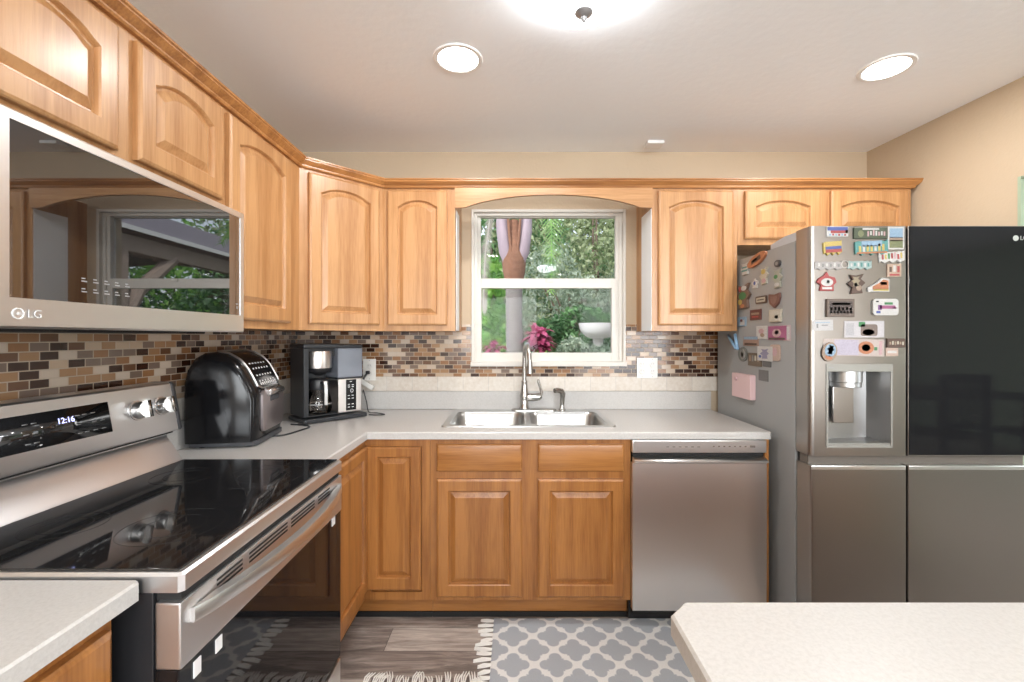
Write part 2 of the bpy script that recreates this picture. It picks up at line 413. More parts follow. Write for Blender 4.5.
        o = bpy.data.objects.new(name, me); C.objects.link(o)
        if parent is not None: o.parent = parent; WM[o.name] = WM[parent.name]
        else: o.location = loc; WM[o.name] = Matrix.Translation(loc)
        if kind: o['kind'] = kind
        return o

def thing(name, label, cat, loc=(0, 0, 0), rz=0, group=None):
    o = bpy.data.objects.new(name, None); o.empty_display_size = 0.1; C.objects.link(o)
    o.location = loc; o.rotation_euler = (0, 0, rz)
    WM[o.name] = Matrix.Translation(Vector(loc)) @ Matrix.Rotation(rz, 4, 'Z')
    return tag(o, label, cat, group)
def tag(o, label, cat, group=None):
    o['label'] = label; o['category'] = cat
    if group: o['group'] = group
    return o
def struct(name, mb, m): return mb.build(name, m, kind='structure', keep=True)
def text(name, body, size, M4, m, parent, extr=0.0004, align='CENTER'):
    cu = bpy.data.curves.new(name, 'FONT'); cu.body = body; cu.size = size; cu.extrude = extr; cu.align_x = align; cu.align_y = 'CENTER'
    cu.materials.append(m); o = bpy.data.objects.new(name, cu); C.objects.link(o)
    dg = bpy.context.evaluated_depsgraph_get(); me = bpy.data.meshes.new_from_object(o.evaluated_get(dg)); bpy.data.objects.remove(o)
    me.transform(WM[parent.name].inverted() @ M4); me.materials.clear(); me.materials.append(m)
    o = bpy.data.objects.new(name, me); C.objects.link(o); o.parent = parent; WM[o.name] = WM[parent.name]
    return o
def face_mat(origin, right, up):
    r = Vector(right).normalized(); u = Vector(up).normalized(); n = r.cross(u)
    m = Matrix((r, u, n)).transposed().to_4x4(); m.translation = Vector(origin); return m

# ------------------------------------------------------------------ room shell
YB = 2.685; XL = -1.30; XR = 2.14; ZC = 2.434
WX0, WX1, WZ0, WZ1 = -0.245, 0.658, 1.165, 2.078
struct('floor', MB().box(XL - .15, 6.0, -3.7, YB + .15, -0.1, 0), M_FLOOR)
struct('ceiling', MB().box(XL - .15, 6.0, -3.7, YB + .15, ZC, ZC + .12), M_CEIL)
b = MB()
b.slab([(XL - .15, 0), (6.0, 0), (6.0, ZC), (XL - .15, ZC)], [[(WX0, WZ0), (WX1, WZ0), (WX1, WZ1), (WX0, WZ1)]], 0, 0.15, T=lambda u, v, h: (u, YB + h, v))
struct('wall_back', b, M_WALL)
struct('wall_left', MB().box(XL - .12, XL, -3.7, YB, 0, ZC), M_WALL)
# right wall, slightly out of square, with the cased opening to the dining side
b = MB()
def rw(y): return 2.115 + (YB - y) * 0.068
b.slab([(YB, 0), (YB, ZC), (-.1, ZC), (-.1, 0), (.95, 0), (.95, 2.012), (1.925, 2.012), (1.925, 0)], [], 0, .12, T=lambda u, v, h: (rw(u) + h, u, v))
struct('wall_right', b, M_WALL)
b = MB()
b.prism([(rw(1.925) - .003, 1.913), (rw(1.925) - .003, 1.925), (rw(1.925) + .123, 1.925), (rw(1.925) + .123, 1.913)], 'z', 0, 2.012)
b.prism([(rw(1.925) - .003, 1.925), (rw(.95) - .003, .95), (rw(.95) + .123, .95), (rw(1.925) + .123, 1.925)], 'z', 2.000, 2.012)
b.prism([(rw(.95) - .003, .95), (rw(.95) - .003, .962), (rw(.95) + .123, .962), (rw(.95) + .123, .95)], 'z', 0, 2.012)
struct('trim_1', b, M_GREEN)
b = MB(); b.slab([(-3.7, 0), (YB, 0), (YB, ZC), (-3.7, ZC)], [[(-.65, .45), (1.85, .45), (1.85, 2.2), (-.65, 2.2)]], 0, .1, T=lambda u, v, h: (5.9 + h, u, v))
struct('wall_dining', b, M_GREEN)
b = MB()
for z in (.45, 2.14): b.box(5.86, 5.9, -.65, 1.85, z, z + .06)
for y in (-.65, .57, 1.79): b.box(5.86, 5.9, y, y + .06, .51, 2.14)
struct('added_window_3', b, M_CREAMF)  # unseen window added so that daylight reaches the range front
b = MB()
b.slab([(XL - .15, 0), (6.0, 0), (6.0, ZC), (XL - .15, ZC)], [[(1.3, .05), (3.9, .05), (3.9, 2.1), (1.3, 2.1)], [(-1.05, 1.0), (.45, 1.0), (.45, 2.1), (-1.05, 2.1)]], 0, 0.12, T=lambda u, v, h: (u, -3.7 + h, v))
struct('wall_front', b, mat('dining_paint', (0.42, 0.36, 0.30), 0.8))
b = MB()
for x0, x1, z0, z1, mids in ((1.3, 3.9, .05, 2.1, (2.6,)), (-1.05, .45, 1.0, 2.1, (-.3,))):
    b.box(x0, x1, -3.66, -3.6, z0, z0 + .06); b.box(x0, x1, -3.66, -3.6, z1 - .06, z1)
    for x in (x0 + .03, x1 - .03, *mids): b.box(x - .035, x + .035, -3.66, -3.6, z0 + .06, z1 - .06)
struct('window_2', b, M_CREAMF)

# backsplash
T0 = 0.991; T1 = 1.097    # top of the counter upstand, bottom of the mosaic
zc = 0.894
b = MB()
b.slab([(XL, 1.088), (1.22, 1.088), (1.22, 1.40), (XL, 1.40)], [[(WX0, WZ0), (WX1, WZ0), (WX1, 1.3999), (WX0, 1.3999)]], 0, 0.006, T=lambda u, v, h: (u, YB - h, v))
struct('trim_2', b, mosaic('mosaic_back', 'x'))
struct('trim_3', MB().box(XL, XL + .006, 0.0, YB - .006, 1.0, 1.40), mosaic('mosaic_side', 'y'))
struct('trim_4', MB().box(XL + .006, 1.22, YB - .009, YB, 1.003, 1.088, 0.002), stone_tile('stone_border', 'x'))
struct('trim_5', MB().box(XL, XL + .009, 1.56, YB - .009, 1.003, 1.088, 0.002), stone_tile('stone_border_side', 'y'))

# window
b = MB()
fx0, fx1, fz0, fz1 = -0.254, 0.668, 1.154, 2.088
gx0, gx1 = -0.204, 0.598
def ringbox(b, x0, x1, z0, z1, t, y0, y1, bev=.002, tt=None, tb=None):
    tt = tt or t; tb = tb or t
    b.box(x0, x0 + t, y0, y1, z0, z1, bev); b.box(x1 - t, x1, y0, y1, z0, z1, bev)
    b.box(x0 + t, x1 - t, y0, y1, z1 - tt, z1, bev); b.box(x0 + t, x1 - t, y0, y1, z0, z0 + tb, bev)
ringbox(b, fx0, fx1, fz0, fz1, .016, YB - .012, YB + .05, tb=.016)
ringbox(b, fx0 + .014, fx1 - .014, fz0 + .014, fz1 - .012, .022, YB + .01, YB + .075)
struct('window_1', b, M_CREAMF)
b = MB(); ringbox(b, fx0 + .030, fx1 - .030, 1.66, 2.072, .022, YB + .035, YB + .065, tb=.02, tt=.022)
b.box(.612, .636, YB + .018, YB + .034, 1.17, 2.07, .002)
o = b.build('window_1_upper_sash', M_CREAMF, keep=True, kind='structure')
b = MB(); ringbox(b, fx0 + .028, fx1 - .052, 1.168, 1.676, .030, YB + .004, YB + .034, tb=.063, tt=.058)
b.box(.19, .23, YB - .002, YB + .008, 1.655, 1.672, .003)
o = b.build('window_1_lower_sash', M_CREAMF, keep=True, kind='structure')
struct('window_1_glass', MB().box(fx0 + .045, fx1 - .045, YB + .048, YB + .051, 1.67, 2.06).box(fx0 + .05, fx1 - .075, YB + .018, YB + .021, 1.225, 1.625), M_GLASS)
struct('window_1_sill', MB().box(fx0 - .004, fx1 + .004, YB - .026, YB + .03, 1.150, 1.178, .004), M_CREAMF)

# ------------------------------------------------------------------ cabinets
def lp(x0, x1, z0, z1, y, rise=0.0, sh=0.10, na=14):
    pts = [(x0, y, z0), ((x0 + x1) / 2, y, z0), (x1, y, z0)]
    zs = z1 - rise
    pts += [(x1, y, (z0 + zs) / 2), (x1, y, zs)]
    w = x1 - x0
    for k in range(1, na):
        t = k / na; x = x1 - w * t
        u = abs(2 * t - 1)
        if u > 1 - sh: z = zs + (rise * 0.10) * (1 - u) / sh
        else: z = zs + rise * 0.10 + rise * 0.90 * (math.sqrt(max(0, 1.32 - (u / (1 - sh)) ** 2)) - math.sqrt(.32)) / (math.sqrt(1.32) - math.sqrt(.32))
        pts.append((x, y, z))
    pts += [(x0, y, zs), (x0, y, (z0 + zs) / 2)]
    return pts
def door(name, x0, x1, z0, z1, y, m, parent, rise=0.0, fw=0.052, bot=0.056, top=None):
    """raised-panel door; y is the plane it sits on, the front faces -y"""
    b = MB(); top = top or fw
    b.loops([lp(x0, x1, z0, z1, y), lp(x0, x1, z0, z1, y - .014), lp(x0 + .003, x1 - .003, z0 + .003, z1 - .003, y - .017), lp(x0 + .009, x1 - .009, z0 + .009, z1 - .009, y - .020),
             lp(x0 + fw, x1 - fw, z0 + bot, z1 - top, y - .020, rise), lp(x0 + fw + .003, x1 - fw - .003, z0 + bot + .003, z1 - top - .003, y - .016, rise),
             lp(x0 + fw + .006, x1 - fw - .006, z0 + bot + .006, z1 - top - .006, y - .0075, rise),
             lp(x0 + fw + .011, x1 - fw - .011, z0 + bot + .011, z1 - top - .011, y - .007, rise),
             lp(x0 + fw + .032, x1 - fw - .032, z0 + bot + .032, z1 - top - .032, y - .018, rise * .92),
             lp(x0 + fw + .033, x1 - fw - .033, z0 + bot + .033, z1 - top - .033, y - .0185, rise * .92)], True, True)
    return b.build(name, m, parent, angle=9)
def drawer_front(x0, x1, z0, z1, y, m, parent):
    b = MB()
    def r(d, yy): return [(x0 + d, yy, z0 + d), (x1 - d, yy, z0 + d), (x1 - d, yy, z1 - d), (x0 + d, yy, z1 - d)]
    b.loops([r(0, y), r(0, y - .013), r(.004, y - .017), r(.012, y - .020)], True, True)
    return b.build('drawer', m, parent, angle=22)
def frame_bars(b, x0, x1, z0, z1, y0, y1, cuts, rails):
    """cuts: stiles (xa, xb); rails: (za, zb)"""
    for xa, xb in cuts: b.box(xa, xb, y0, y1, z0, z1)
    xs = sorted(cuts)
    for za, zb in rails:
        for (a, bb), (c, d) in zip(xs[:-1], xs[1:]): b.box(bb, c, y0, y1 - .0005, za, zb)
UZ0, UZ1 = 1.357, 2.122

def upper(label, loc, rz, width, z0, z1, doors, depth=.305, rise=.034, stile=.022):
    t = thing('wall_cabinet', label, 'cabinet', loc, rz, 'honey oak wall cabinets')
    h = z1 - z0
    MB().box(0.001, width - .001, .0195, depth, 0, h, .001).build('carcass', M_UP, t)
    b = MB(); cuts = [(0, doors[0][0] + .012)]
    for (a, c), (d, e) in zip(doors[:-1], doors[1:]): cuts.append((c - .012, d + .012))
    cuts.append((doors[-1][1] - .012, width))
    frame_bars(b, 0, width, 0, h, 0, .019, cuts, [(0, .04), (h - .05, h)])
    b.build('face_frame', M_UP, t)
    for a, c in doors: door('door', a, c, .030, h - .024, 0, M_UP, t, rise)
    return t
YF = 2.38
upper('tall narrow oak wall cabinet between the angled corner cabinet and the window', (-0.69, YF, UZ0), 0, 0.377, UZ0, UZ1, [(.021, .337)])
upper('tall oak wall cabinet between the window and the refrigerator', (0.733, YF, UZ0), 0, 0.452, UZ0, UZ1, [(.031, .426)])
upper('short two-door oak wall cabinet above the refrigerator', (1.186, YF, 1.814), 0, 0.921, 1.814, UZ1, [(.036, .431), (.489, .900)], rise=.030)
XF = -0.995
upper('short two-door oak wall cabinet directly above the microwave', (XF, .752, 1.757), R(90), .778, 1.757, UZ1, [(.012, .359), (.416, .759)], rise=.034)
upper('tall oak wall cabinet beside the microwave, next to the angled corner cabinet', (XF, 1.531, UZ0), R(90), .544, UZ0, UZ1, [(.012, .437)])
# diagonal corner cabinet
t = thing('wall_cabinet', 'tall oak corner wall cabinet set at an angle above the coffee maker', 'cabinet', (-.995, 2.075, UZ0), R(45), 'honey oak wall cabinets')
H = UZ1 - UZ0; W45 = .305 * math.sqrt(2)
c5 = [Vector(p) - Vector((-.995, 2.075)) for p in ((-.995, 2.075), (-.69, 2.38), (-.69, 2.684), (-1.299, 2.684), (-1.299, 2.075))]
rot = Matrix.Rotation(R(-45), 2)
c5 = [tuple(rot @ p) for p in c5]
c5 = [(.004, .02), (W45 - .004, .02)] + c5[2:]
MB().prism(c5, 'z', 0, H).build('carcass', M_UP, t)
b = MB(); frame_bars(b, 0, W45, 0, H, 0, .019, [(0.0, .055), (W45 - .045, W45 - .0)], [(0, .04), (H - .05, H)])
b.build('face_frame', M_UP, t)
door('door', .040, W45 - .034, .030, H - .024, 0, M_UP, t, .034)

# crown moulding over all wall cabinets
prof = [(0.0, 2.113), (.012, 2.113), (.016, 2.119), (.016, 2.124), (.022, 2.128), (.032, 2.138), (.036, 2.141), (.036, 2.146), (.041, 2.149), (.041, 2.1555), (0, 2.1555)]
path = [Vector((-.995, .752)), Vector((-.995, 2.075)), Vector((-.69, 2.38)), Vector((2.107, 2.38)), Vector((2.107, 2.68))]
def offs(path, d):
    out = []
    for i, p in enumerate(path):
        if i == 0: dd = (path[1] - p).normalized(); out.append(p + Vector((dd.y, -dd.x)) * d); continue
        if i == len(path) - 1: dd = (p - path[i - 1]).normalized(); out.append(p + Vector((dd.y, -dd.x)) * d); continue
        a = (p - path[i - 1]).normalized(); c = (path[i + 1] - p).normalized()
        n1 = Vector((a.y, -a.x)); n2 = Vector((c.y, -c.x)); bb = n1 + n2; bb = bb / bb.dot(n1); out.append(p + bb * d)
    return out
b = MB()
cols = [[(*q, z) for q in offs(path, d)] for d, z in prof]
b.loops([[cols[k][i] for k in range(len(prof))] for i in range(len(path))], True, True)
tag(b.build('crown_molding', M_CROWN, angle=20), 'stepped oak crown molding running along the tops of the wall cabinets', 'molding')

# arched valance over the window
b = MB(); pts = [(-.312, 2.112), (-.312, 2.008), (-.285, 2.008)]
for k in range(0, 25):
    u = -1 + 2 * k / 24; pts.append((.205 + u * .465, 2.008 + .068 * (math.sqrt(max(0, 1.5 - u * u)) - math.sqrt(.5)) / (math.sqrt(1.5) - math.sqrt(.5))))
pts += [(.705, 2.008), (.732, 2.008), (.732, 2.112)]
b.prism(pts, 'y', 2.362, 2.380)
tag(b.build('window_valance', M_UPX, angle=20), 'arched oak valance board bridging the cabinets above the window', 'valance')

for x0, x1, lab in ((.7295, .7325, 'white strip of painted window glare on the cabinet at the refrigerator side of the window'), (-.3125, -.3095, 'white strip of painted window glare on the cabinet at the sink corner side of the window')):
    tag(MB().box(x0, x1, 2.384 if x0 > 0 else 2.42, 2.565 if x0 > 0 else 2.53, UZ0 + .002, 2.008).build('glare_strip', mat('glare_white', (.86, .87, .87), .3)), lab, 'panel')  # window glare on the oak sides, put in as white strips
# base cabinets
def base_frame(b, w, h, stiles, rails, y0=0, y1=.019): frame_bars(b, 0, w, 0, h, y0, y1, stiles, rails)
BZ0, BZ1 = .116, .861
YBF = 2.06
t = thing('base_cabinet', 'oak sink base cabinet with two drawer fronts above two doors', 'cabinet', (-.385, YBF, 0), 0, 'amber oak base cabinets')
W = .921
MB().box(.001, W - .001, .0195, .06, BZ0, BZ1 - .001).box(.001, .02, .06, .60, BZ0, BZ1 - .001).box(W - .02, W - .001, .06, .60, BZ0, BZ1 - .001).box(.02, W - .02, .06, .60, BZ0, BZ0 + .02).build('carcass', M_LO, t)
def lx(px, Y, x0): return (px - 514) * Y / F - x0
def lz(py, Y): return E - (py - 337) * Y / F
D = [(lx(436.5, 2.04, -.385), lx(522, 2.04, -.385)), (lx(538, 2.04, -.385), lx(624.5, 2.04, -.385))]
b = MB()
frame_bars(b, 0, W, BZ0, BZ1, 0, .019, [(0, D[0][0] + .012), (D[0][1] - .012, D[1][0] + .012), (D[1][1] - .012, W)], [(BZ0, BZ0 + .03), (lz(484, 2.04), lz(467, 2.04)), (BZ1 - .04, BZ1)])
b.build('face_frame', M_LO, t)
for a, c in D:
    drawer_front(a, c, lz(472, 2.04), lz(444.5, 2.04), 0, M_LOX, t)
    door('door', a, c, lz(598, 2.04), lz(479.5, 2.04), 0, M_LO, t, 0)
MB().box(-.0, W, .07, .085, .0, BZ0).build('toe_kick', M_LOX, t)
MB().box(-.0, W, .060, .070, .0, .024, .002).build('toe_shadow', M_BLIND, t)  # black strip painted in for the shadow at the floor
# corner base cabinet: L shaped with a folding pair of doors
t = thing('base_cabinet', 'oak corner base cabinet with a door pair meeting at the inside corner', 'cabinet', (-.70, YBF, 0), 0, 'amber oak base cabinets')
XFL = -.687
def wx(*a): return a
b = MB()
b.box(XL + .01, -.706, 1.57, 2.66, BZ0, BZ1 - .001); b.box(-.706, -.387, 2.0795, 2.66, BZ0, BZ1 - .001)
b.build('carcass', M_LO, t, world=True)
b = MB()
b.box(XFL, -.657, YBF, YBF + .019, BZ0, BZ1); b.box(-.424, -.386, YBF, YBF + .019, BZ0, BZ1)
b.box(-.657, -.424, YBF, YBF + .0185, BZ0, BZ0 + .036); b.box(-.657, -.424, YBF, YBF + .0185, BZ1 - .045, BZ1)
b.box(XFL - .019, XFL, 1.558, 1.62, BZ0, BZ1); b.box(XFL - .0185, XFL, 1.62, 2.079, BZ0, BZ0 + .036); b.box(XFL - .0185, XFL, 1.62, 2.079, BZ1 - .045, BZ1)
b.box(XFL - .018, XFL - .012, 1.62, 2.079, BZ0 + .036, BZ1 - .045)
b.box(-.657, -.424, YBF + .012, YBF + .018, BZ0 + .036, BZ1 - .045)
b.build('face_frame', M_LO, t, world=True)
dz0, dz1 = lz(591, 2.04) , lz(447, 2.04)
door('door', lx(366, 2.04, -.70), lx(420.5, 2.04, -.70), dz0, dz1, 0, M_LO, t, 0, fw=.045)
dd = door('door', 1.612, 2.052, dz0 - .004, dz1 + .002, 0, M_LO, t, 0, fw=.050)
dd.matrix_local = WM[t.name].inverted() @ Matrix.Translation((XFL, 0, 0)) @ Matrix.Rotation(R(90), 4, 'Z')
b = MB(); b.box(-.80, -.386, 2.13, 2.145, 0, BZ0); b.box(-.775, -.76, 1.56, 2.13, 0, BZ0)
b.build('toe_kick', M_LOX, t, world=True)
b = MB(); b.box(-.75, -.386, 2.12, 2.13, 0, .024, .002); b.box(-.76, -.75, 1.56, 2.13, 0, .024, .002)
b.build('toe_shadow', M_BLIND, t, world=True)  # same painted floor shadow along the corner cabinet
# near left cabinet
t = thing('base_cabinet', 'oak base cabinet under the short counter on the near side of the range', 'cabinet', (-.697, .10, 0), R(90), 'amber oak base cabinets')
MB().box(.001, .675, .0195, .59, BZ0, BZ1 - .001).box(0, .675, .07, .085, 0, BZ0).build('carcass', M_LO, t)
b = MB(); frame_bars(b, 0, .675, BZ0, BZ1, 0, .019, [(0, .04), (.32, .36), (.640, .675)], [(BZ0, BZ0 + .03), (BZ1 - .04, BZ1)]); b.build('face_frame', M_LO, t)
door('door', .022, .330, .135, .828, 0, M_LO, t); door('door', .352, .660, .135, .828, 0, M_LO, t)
# peninsula cabinet
t = thing('base_cabinet', 'oak cabinet body carrying the peninsula counter', 'cabinet', (.33, .66, 0), R(180), 'amber oak base cabinets')
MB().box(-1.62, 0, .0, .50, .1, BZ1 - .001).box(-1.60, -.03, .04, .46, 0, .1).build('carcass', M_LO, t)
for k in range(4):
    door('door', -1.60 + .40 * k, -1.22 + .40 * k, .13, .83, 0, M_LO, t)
# filler panel beside the dishwasher
tag(MB().box(1.1465, 1.166, 2.05, 2.66, 0, BZ1 - .001).build('end_panel', M_LO), 'narrow oak end panel between the dishwasher and the refrigerator', 'panel')

# ------------------------------------------------------------------ countertops
SX0, SX1, SY0, SY1 = -.351, .491, 2.134, 2.640
t = thing('countertop', 'speckled off-white laminate counter turning the corner around the sink', 'countertop', (0, 2.3, zc - .033), 0, 'laminate counters')
b = MB()
b.slab([(XL + .001, 1.557), (-.664, 1.557), (-.664, 2.030), (1.160, 2.030), (1.172, 2.042), (1.172, 2.664), (XL + .001, 2.664)],
       [[(SX0 + .02, SY0 + .02), (SX1 - .02, SY0 + .02), (SX1 - .02, SY1 - .07), (SX0 + .02, SY1 - .07)]], zc - .033, zc, .005)
b.build('worktop', M_TOP, t, world=True, angle=25)
MB().box(XL + .02, 1.172, 2.664, 2.684, zc + .0002, 1.002, .002).build('upstand', M_TOP, t, world=True)
MB().box(XL + .001, XL + .02, 1.557, 2.684, zc + .0002, 1.002, .002).build('upstand', M_TOP, t, world=True)
b = MB(); b.slab([(XL + .001, .1), (-.661, .1), (-.661, .789), (-.670, .798), (XL + .001, .798)], [], zc - .033, zc, .004)
tag(b.build('countertop', M_TOP, angle=25), 'short off-white counter on the near side of the range with a clipped corner', 'countertop', 'laminate counters')
b = MB(); b.slab([(.244, .10), (1.98, .10), (1.98, .731), (.278, .731), (.244, .697)], [], zc - .033, zc, .004)
tag(b.build('countertop', M_TOP2, angle=25), 'off-white peninsula counter with a clipped corner in front of the refrigerator', 'countertop', 'laminate counters')

# ------------------------------------------------------------------ sink
def rrect(x0, x1, y0, y1, r, z, n=6):
    pts = []
    for cx, cy, a0 in ((x1 - r, y0 + r, -90), (x1 - r, y1 - r, 0), (x0 + r, y1 - r, 90), (x0 + r, y0 + r, 180)):
        for k in range(n + 1):
            a = R(a0 + 90 * k / n); pts.append((cx + r * math.cos(a), cy + r * math.sin(a), z))
    return pts
t = thing('kitchen_sink', 'stainless steel double-bowl sink set in the counter under the window', 'sink', ((SX0 + SX1) / 2, (SY0 + SY1) / 2, zc))
zr = zc + .006
bowls = [(-.318, .055, 2.158, 2.553), (.085, .458, 2.158, 2.553)]
b = MB()
b.slab([p[:2] for p in rrect(SX0, SX1, SY0, SY1, .03, 0)], [[p[:2] for p in rrect(x0, x1, y0, y1, .055, 0)] for x0, x1, y0, y1 in bowls], zc + .0005, zr, .004)
b.build('rim', M_SINK, t, world=True)
for x0, x1, y0, y1 in bowls:
    b = MB()
    b.loops([rrect(x0 - .004, x1 + .004, y0 - .004, y1 + .004, .058, zr - .0005), rrect(x0, x1, y0, y1, .055, zr - .004), rrect(x0 + .006, x1 - .006, y0 + .006, y1 - .006, .06, zr - .03), rrect(x0 + .012, x1 - .012, y0 + .012, y1 - .012, .06, zr - .15),
             rrect(x0 + .03, x1 - .03, y0 + .03, y1 - .03, .05, zr - .178), rrect(x0 + .05, x1 - .05, y0 + .05, y1 - .05, .04, zr - .182)], False, True)
    bo = b.build('bowl', M_SINK, t, world=True, recalc=False)
    MB().lathe([(.0, zr - .176), (.03, zr - .176), (.042, zr - .179), (.042, zr - .184)], ((x0 + x1) / 2, (y0 + y1) / 2, 0)).build('drain', M_NICKEL, bo, world=True)
# faucet
FX, FY = .060, 2.600
t = thing('faucet', 'brushed nickel gooseneck faucet with side lever behind the sink', 'faucet', (FX, FY, zr))
b = MB(); b.loops([rrect(FX - .075, FX + .185, FY - .028, FY + .028, .027, zr), rrect(FX - .075, FX + .185, FY - .028, FY + .028, .027, zr + .006), rrect(FX - .068, FX + .178, FY - .022, FY + .022, .021, zr + .010)], True, True)
b.build('deck_plate', M_NICKEL, t, world=True)
b = MB(); b.lathe([(.030, 0), (.030, .008), (.026, .014), (.025, .06), (.027, .075), (.023, .09), (.018, .13), (.0165, .15), (.0175, .155), (.0165, .16), (.015, .162)], (FX, FY, zr + .010), cap0=True, cap1=True)
b.build('body', M_NICKEL, t, world=True)
b = MB(); pth = [(FX, FY, zr + .165), (FX, FY, zr + .30)]
for k in range(1, 13):
    a = math.pi * k / 12; rr = .075
    pth.append((FX + .012 * (1 - math.cos(a)), FY - rr + rr * math.cos(a), zr + .30 + .085 * math.sin(a)))
pth.append((FX + .026, FY - .152, zr + .285))
b.tube(pth, .0125, 14); b.build('spout', M_NICKEL, t, world=True)
b = MB(); b.tube([(FX + .026, FY - .152, zr + .287), (FX + .027, FY - .154, zr + .25), (FX + .027, FY - .155, zr + .225)], [.0145, .0165, .0175], 14); b.build('spray_head', M_NICKEL, t, world=True)
b = MB(); b.tube([(FX + .018, FY, zr + .075), (FX + .05, FY - .002, zr + .075), (FX + .085, FY - .004, zr + .078), (FX + .098, FY - .004, zr + .085)], [.021, .023, .021, .014], 14)
b.tube([(FX + .092, FY - .004, zr + .078), (FX + .100, FY - .006, zr + .105), (FX + .092, FY - .008, zr + .135), (FX + .082, FY - .010, zr + .165), (FX + .080, FY - .012, zr + .180)], [.012, .009, .008, .008, .006], 10)
b.build('lever', M_NICKEL, t, world=True)
t = thing('side_sprayer', 'small brushed nickel hand sprayer standing right of the faucet', 'sprayer', (.279, FY, zr))
b = MB(); b.lathe([(.021, 0), (.021, .006), (.015, .010), (.013, .03)], (.279, FY, zr), cap0=True, cap1=True); b.build('base', M_NICKEL, t, world=True)
b = MB(); b.tube([(.279, FY, zr + .03), (.281, FY, zr + .07), (.283, FY - .003, zr + .095), (.275, FY - .012, zr + .112), (.25, FY - .03, zr + .120), (.232, FY - .042, zr + .118)], [.013, .014, .017, .016, .014, .014], 12)
b.build('spray_handle', M_NICKEL, t, world=True)

# ------------------------------------------------------------------ dishwasher
t = thing('dishwasher', 'stainless steel dishwasher under the counter beside the sink cabinet', 'dishwasher', (.838, 2.03, 0))
dx0, dx1 = .537, 1.144
MB().box(dx0 + .008, dx1 - .008, 2.06, 2.64, .05, .858).build('tub_body', M_BLIND, t, world=True)
b = MB(); b.box(dx0, dx1, 2.028, 2.06, .800, .857, .003); b.build('control_panel', M_STX, t, world=True)
b = MB()
for k in range(6): b.box(.69 + .028 * k, .702 + .028 * k, 2.0272, 2.029, .826, .829)
for k in range(7): b.box(.90 + .024 * k, .908 + .024 * k, 2.0272, 2.029, .827, .832)
b.box(1.068, 1.092, 2.0272, 2.029, .824, .834)
b.build('printed_lettering', mat('panel_print', (.15, .12, .1), .5), t, world=True)
b = MB()
dl = []
for zz, yy in ((.085, 2.030), (.30, 2.028), (.55, 2.0275), (.752, 2.028)):
    dl.append([(dx0, yy, zz), (dx0 + .2, yy - .0015, zz), (dx0 + .4, yy - .0015, zz), (dx1, yy, zz), (dx1, 2.06, zz), (dx0, 2.06, zz)])
b.loops(dl, True, True); b.build('door', M_STZ, t, world=True, angle=50)
b = MB(); b.prism([(2.028, .752), (2.006, .762), (2.006, .768), (2.040, .782), (2.045, .752)], 'x', dx0 + .002, dx1 - .002)
b.build('handle', M_LIGHTST, t, world=True, angle=20)
MB().box(dx0 + .005, dx1 - .005, 2.047, 2.06, .752, .800).build('handle_recess', M_BLIND, t, world=True)
b = MB(); b.box(dx0, dx1, 2.100, 2.12, .0, .085); b.build('kick_plate', M_BLACK, t, world=True)

# ------------------------------------------------------------------ range
t = thing('range', 'stainless steel electric range with black glass cooktop and oven door', 'range', (-.95, 1.178, 0))
ry0, ry1 = .803, 1.553
MB().box(-1.262, -.650, ry0 + .004, ry1 - .002, .03, .866, .002).build('body', M_BLACK, t, world=True)
b = MB(); b.slab([(-1.15, ry0), (-.603, ry0), (-.595, ry0 + .008), (-.595, ry1 - .008), (-.603, ry1), (-1.15, ry1)], [], .866, .9005, .005); b.build('cooktop_frame', M_STR, t, world=True)
ct = MB().box(-1.138, -.609, ry0 + .010, ry1 - .010, .8995, .9045, .0015).build('cooktop_glass', M_BGLASS, t, world=True)
for cx, cy, rr in ((-.76, 1.0, .10), (-.76, 1.36, .115), (-1.0, 1.0, .075), (-1.0, 1.36, .085)):
    b = MB()
    for q in (rr, rr * .62):
        b.lathe([(q - .0012, .9046), (q - .0012, .9049), (q + .0012, .9049), (q + .0012, .9046)], (cx, cy, 0), 48)
    b.build('burner_mark', mat('burner_print', (.022, .022, .022), .12), ct, world=True)
# vent grille line under the cooktop
MB().box(-.648, -.604, ry0 + .01, ry1 - .01, .846, .866).build('vent_gap', M_BLIND, t, world=True)
# oven door
od = MB().box(-.644, -.601, ry0, ry1, .225, .727, .002).build('oven_door', M_BGLASS2, t, world=True)
b = MB(); b.box(-.644, -.597, ry0, ry1, .727, .848, .004); b.build('door_band', M_STR, od, world=True)
b = MB()
for g0, g1 in ((.90, .985), (1.01, 1.18), (1.20, 1.34), (1.365, 1.45)):
    for k in range(3):
        b.box(-.5975, -.5962, g0, g1, .815 + .0095 * k, .8195 + .0095 * k)
b.build('vent_slots', M_BLIND, od, world=True)
b = MB(); n = 25; L = []
for i in range(n):
    u = -1 + 2 * i / (n - 1); y = (ry0 + ry1) / 2 + u * .352
    bow = .052 * math.cos(u * math.pi / 2) ** .75 if abs(u) < 1 else 0
    xo = -.590 + bow; xi = -.594 + max(0, bow - .018)
    if abs(u) > .93: xi = -.600
    L.append([(xi, y, .800), (xo, y, .7985), (xo + .002, y, .803), (xo + .002, y, .820), (xo, y, .826), (xi, y, .824)])
b.loops(L, True, True); b.build('handle', M_LIGHTST, od, world=True, angle=40)
for q in ((1.475, 1.500, .700, .727), (.838, .858, .685, .716), (.900, .920, .688, .716)):
    MB().box(-.6008, -.5985, *q, .001).build('sticker', M_INK, od, world=True)
b = MB(); b.box(-.648, -.600, ry0 + .002, ry1 - .002, .055, .215, .004); b.build('storage_drawer', M_STY, t, world=True)
for y in (ry0 + .06, ry1 - .06): MB().lathe([(.018, 0), (.018, .03)], (-.70, y, 0), 14, cap0=True, cap1=True).build('foot', M_BLACK, t, world=True)
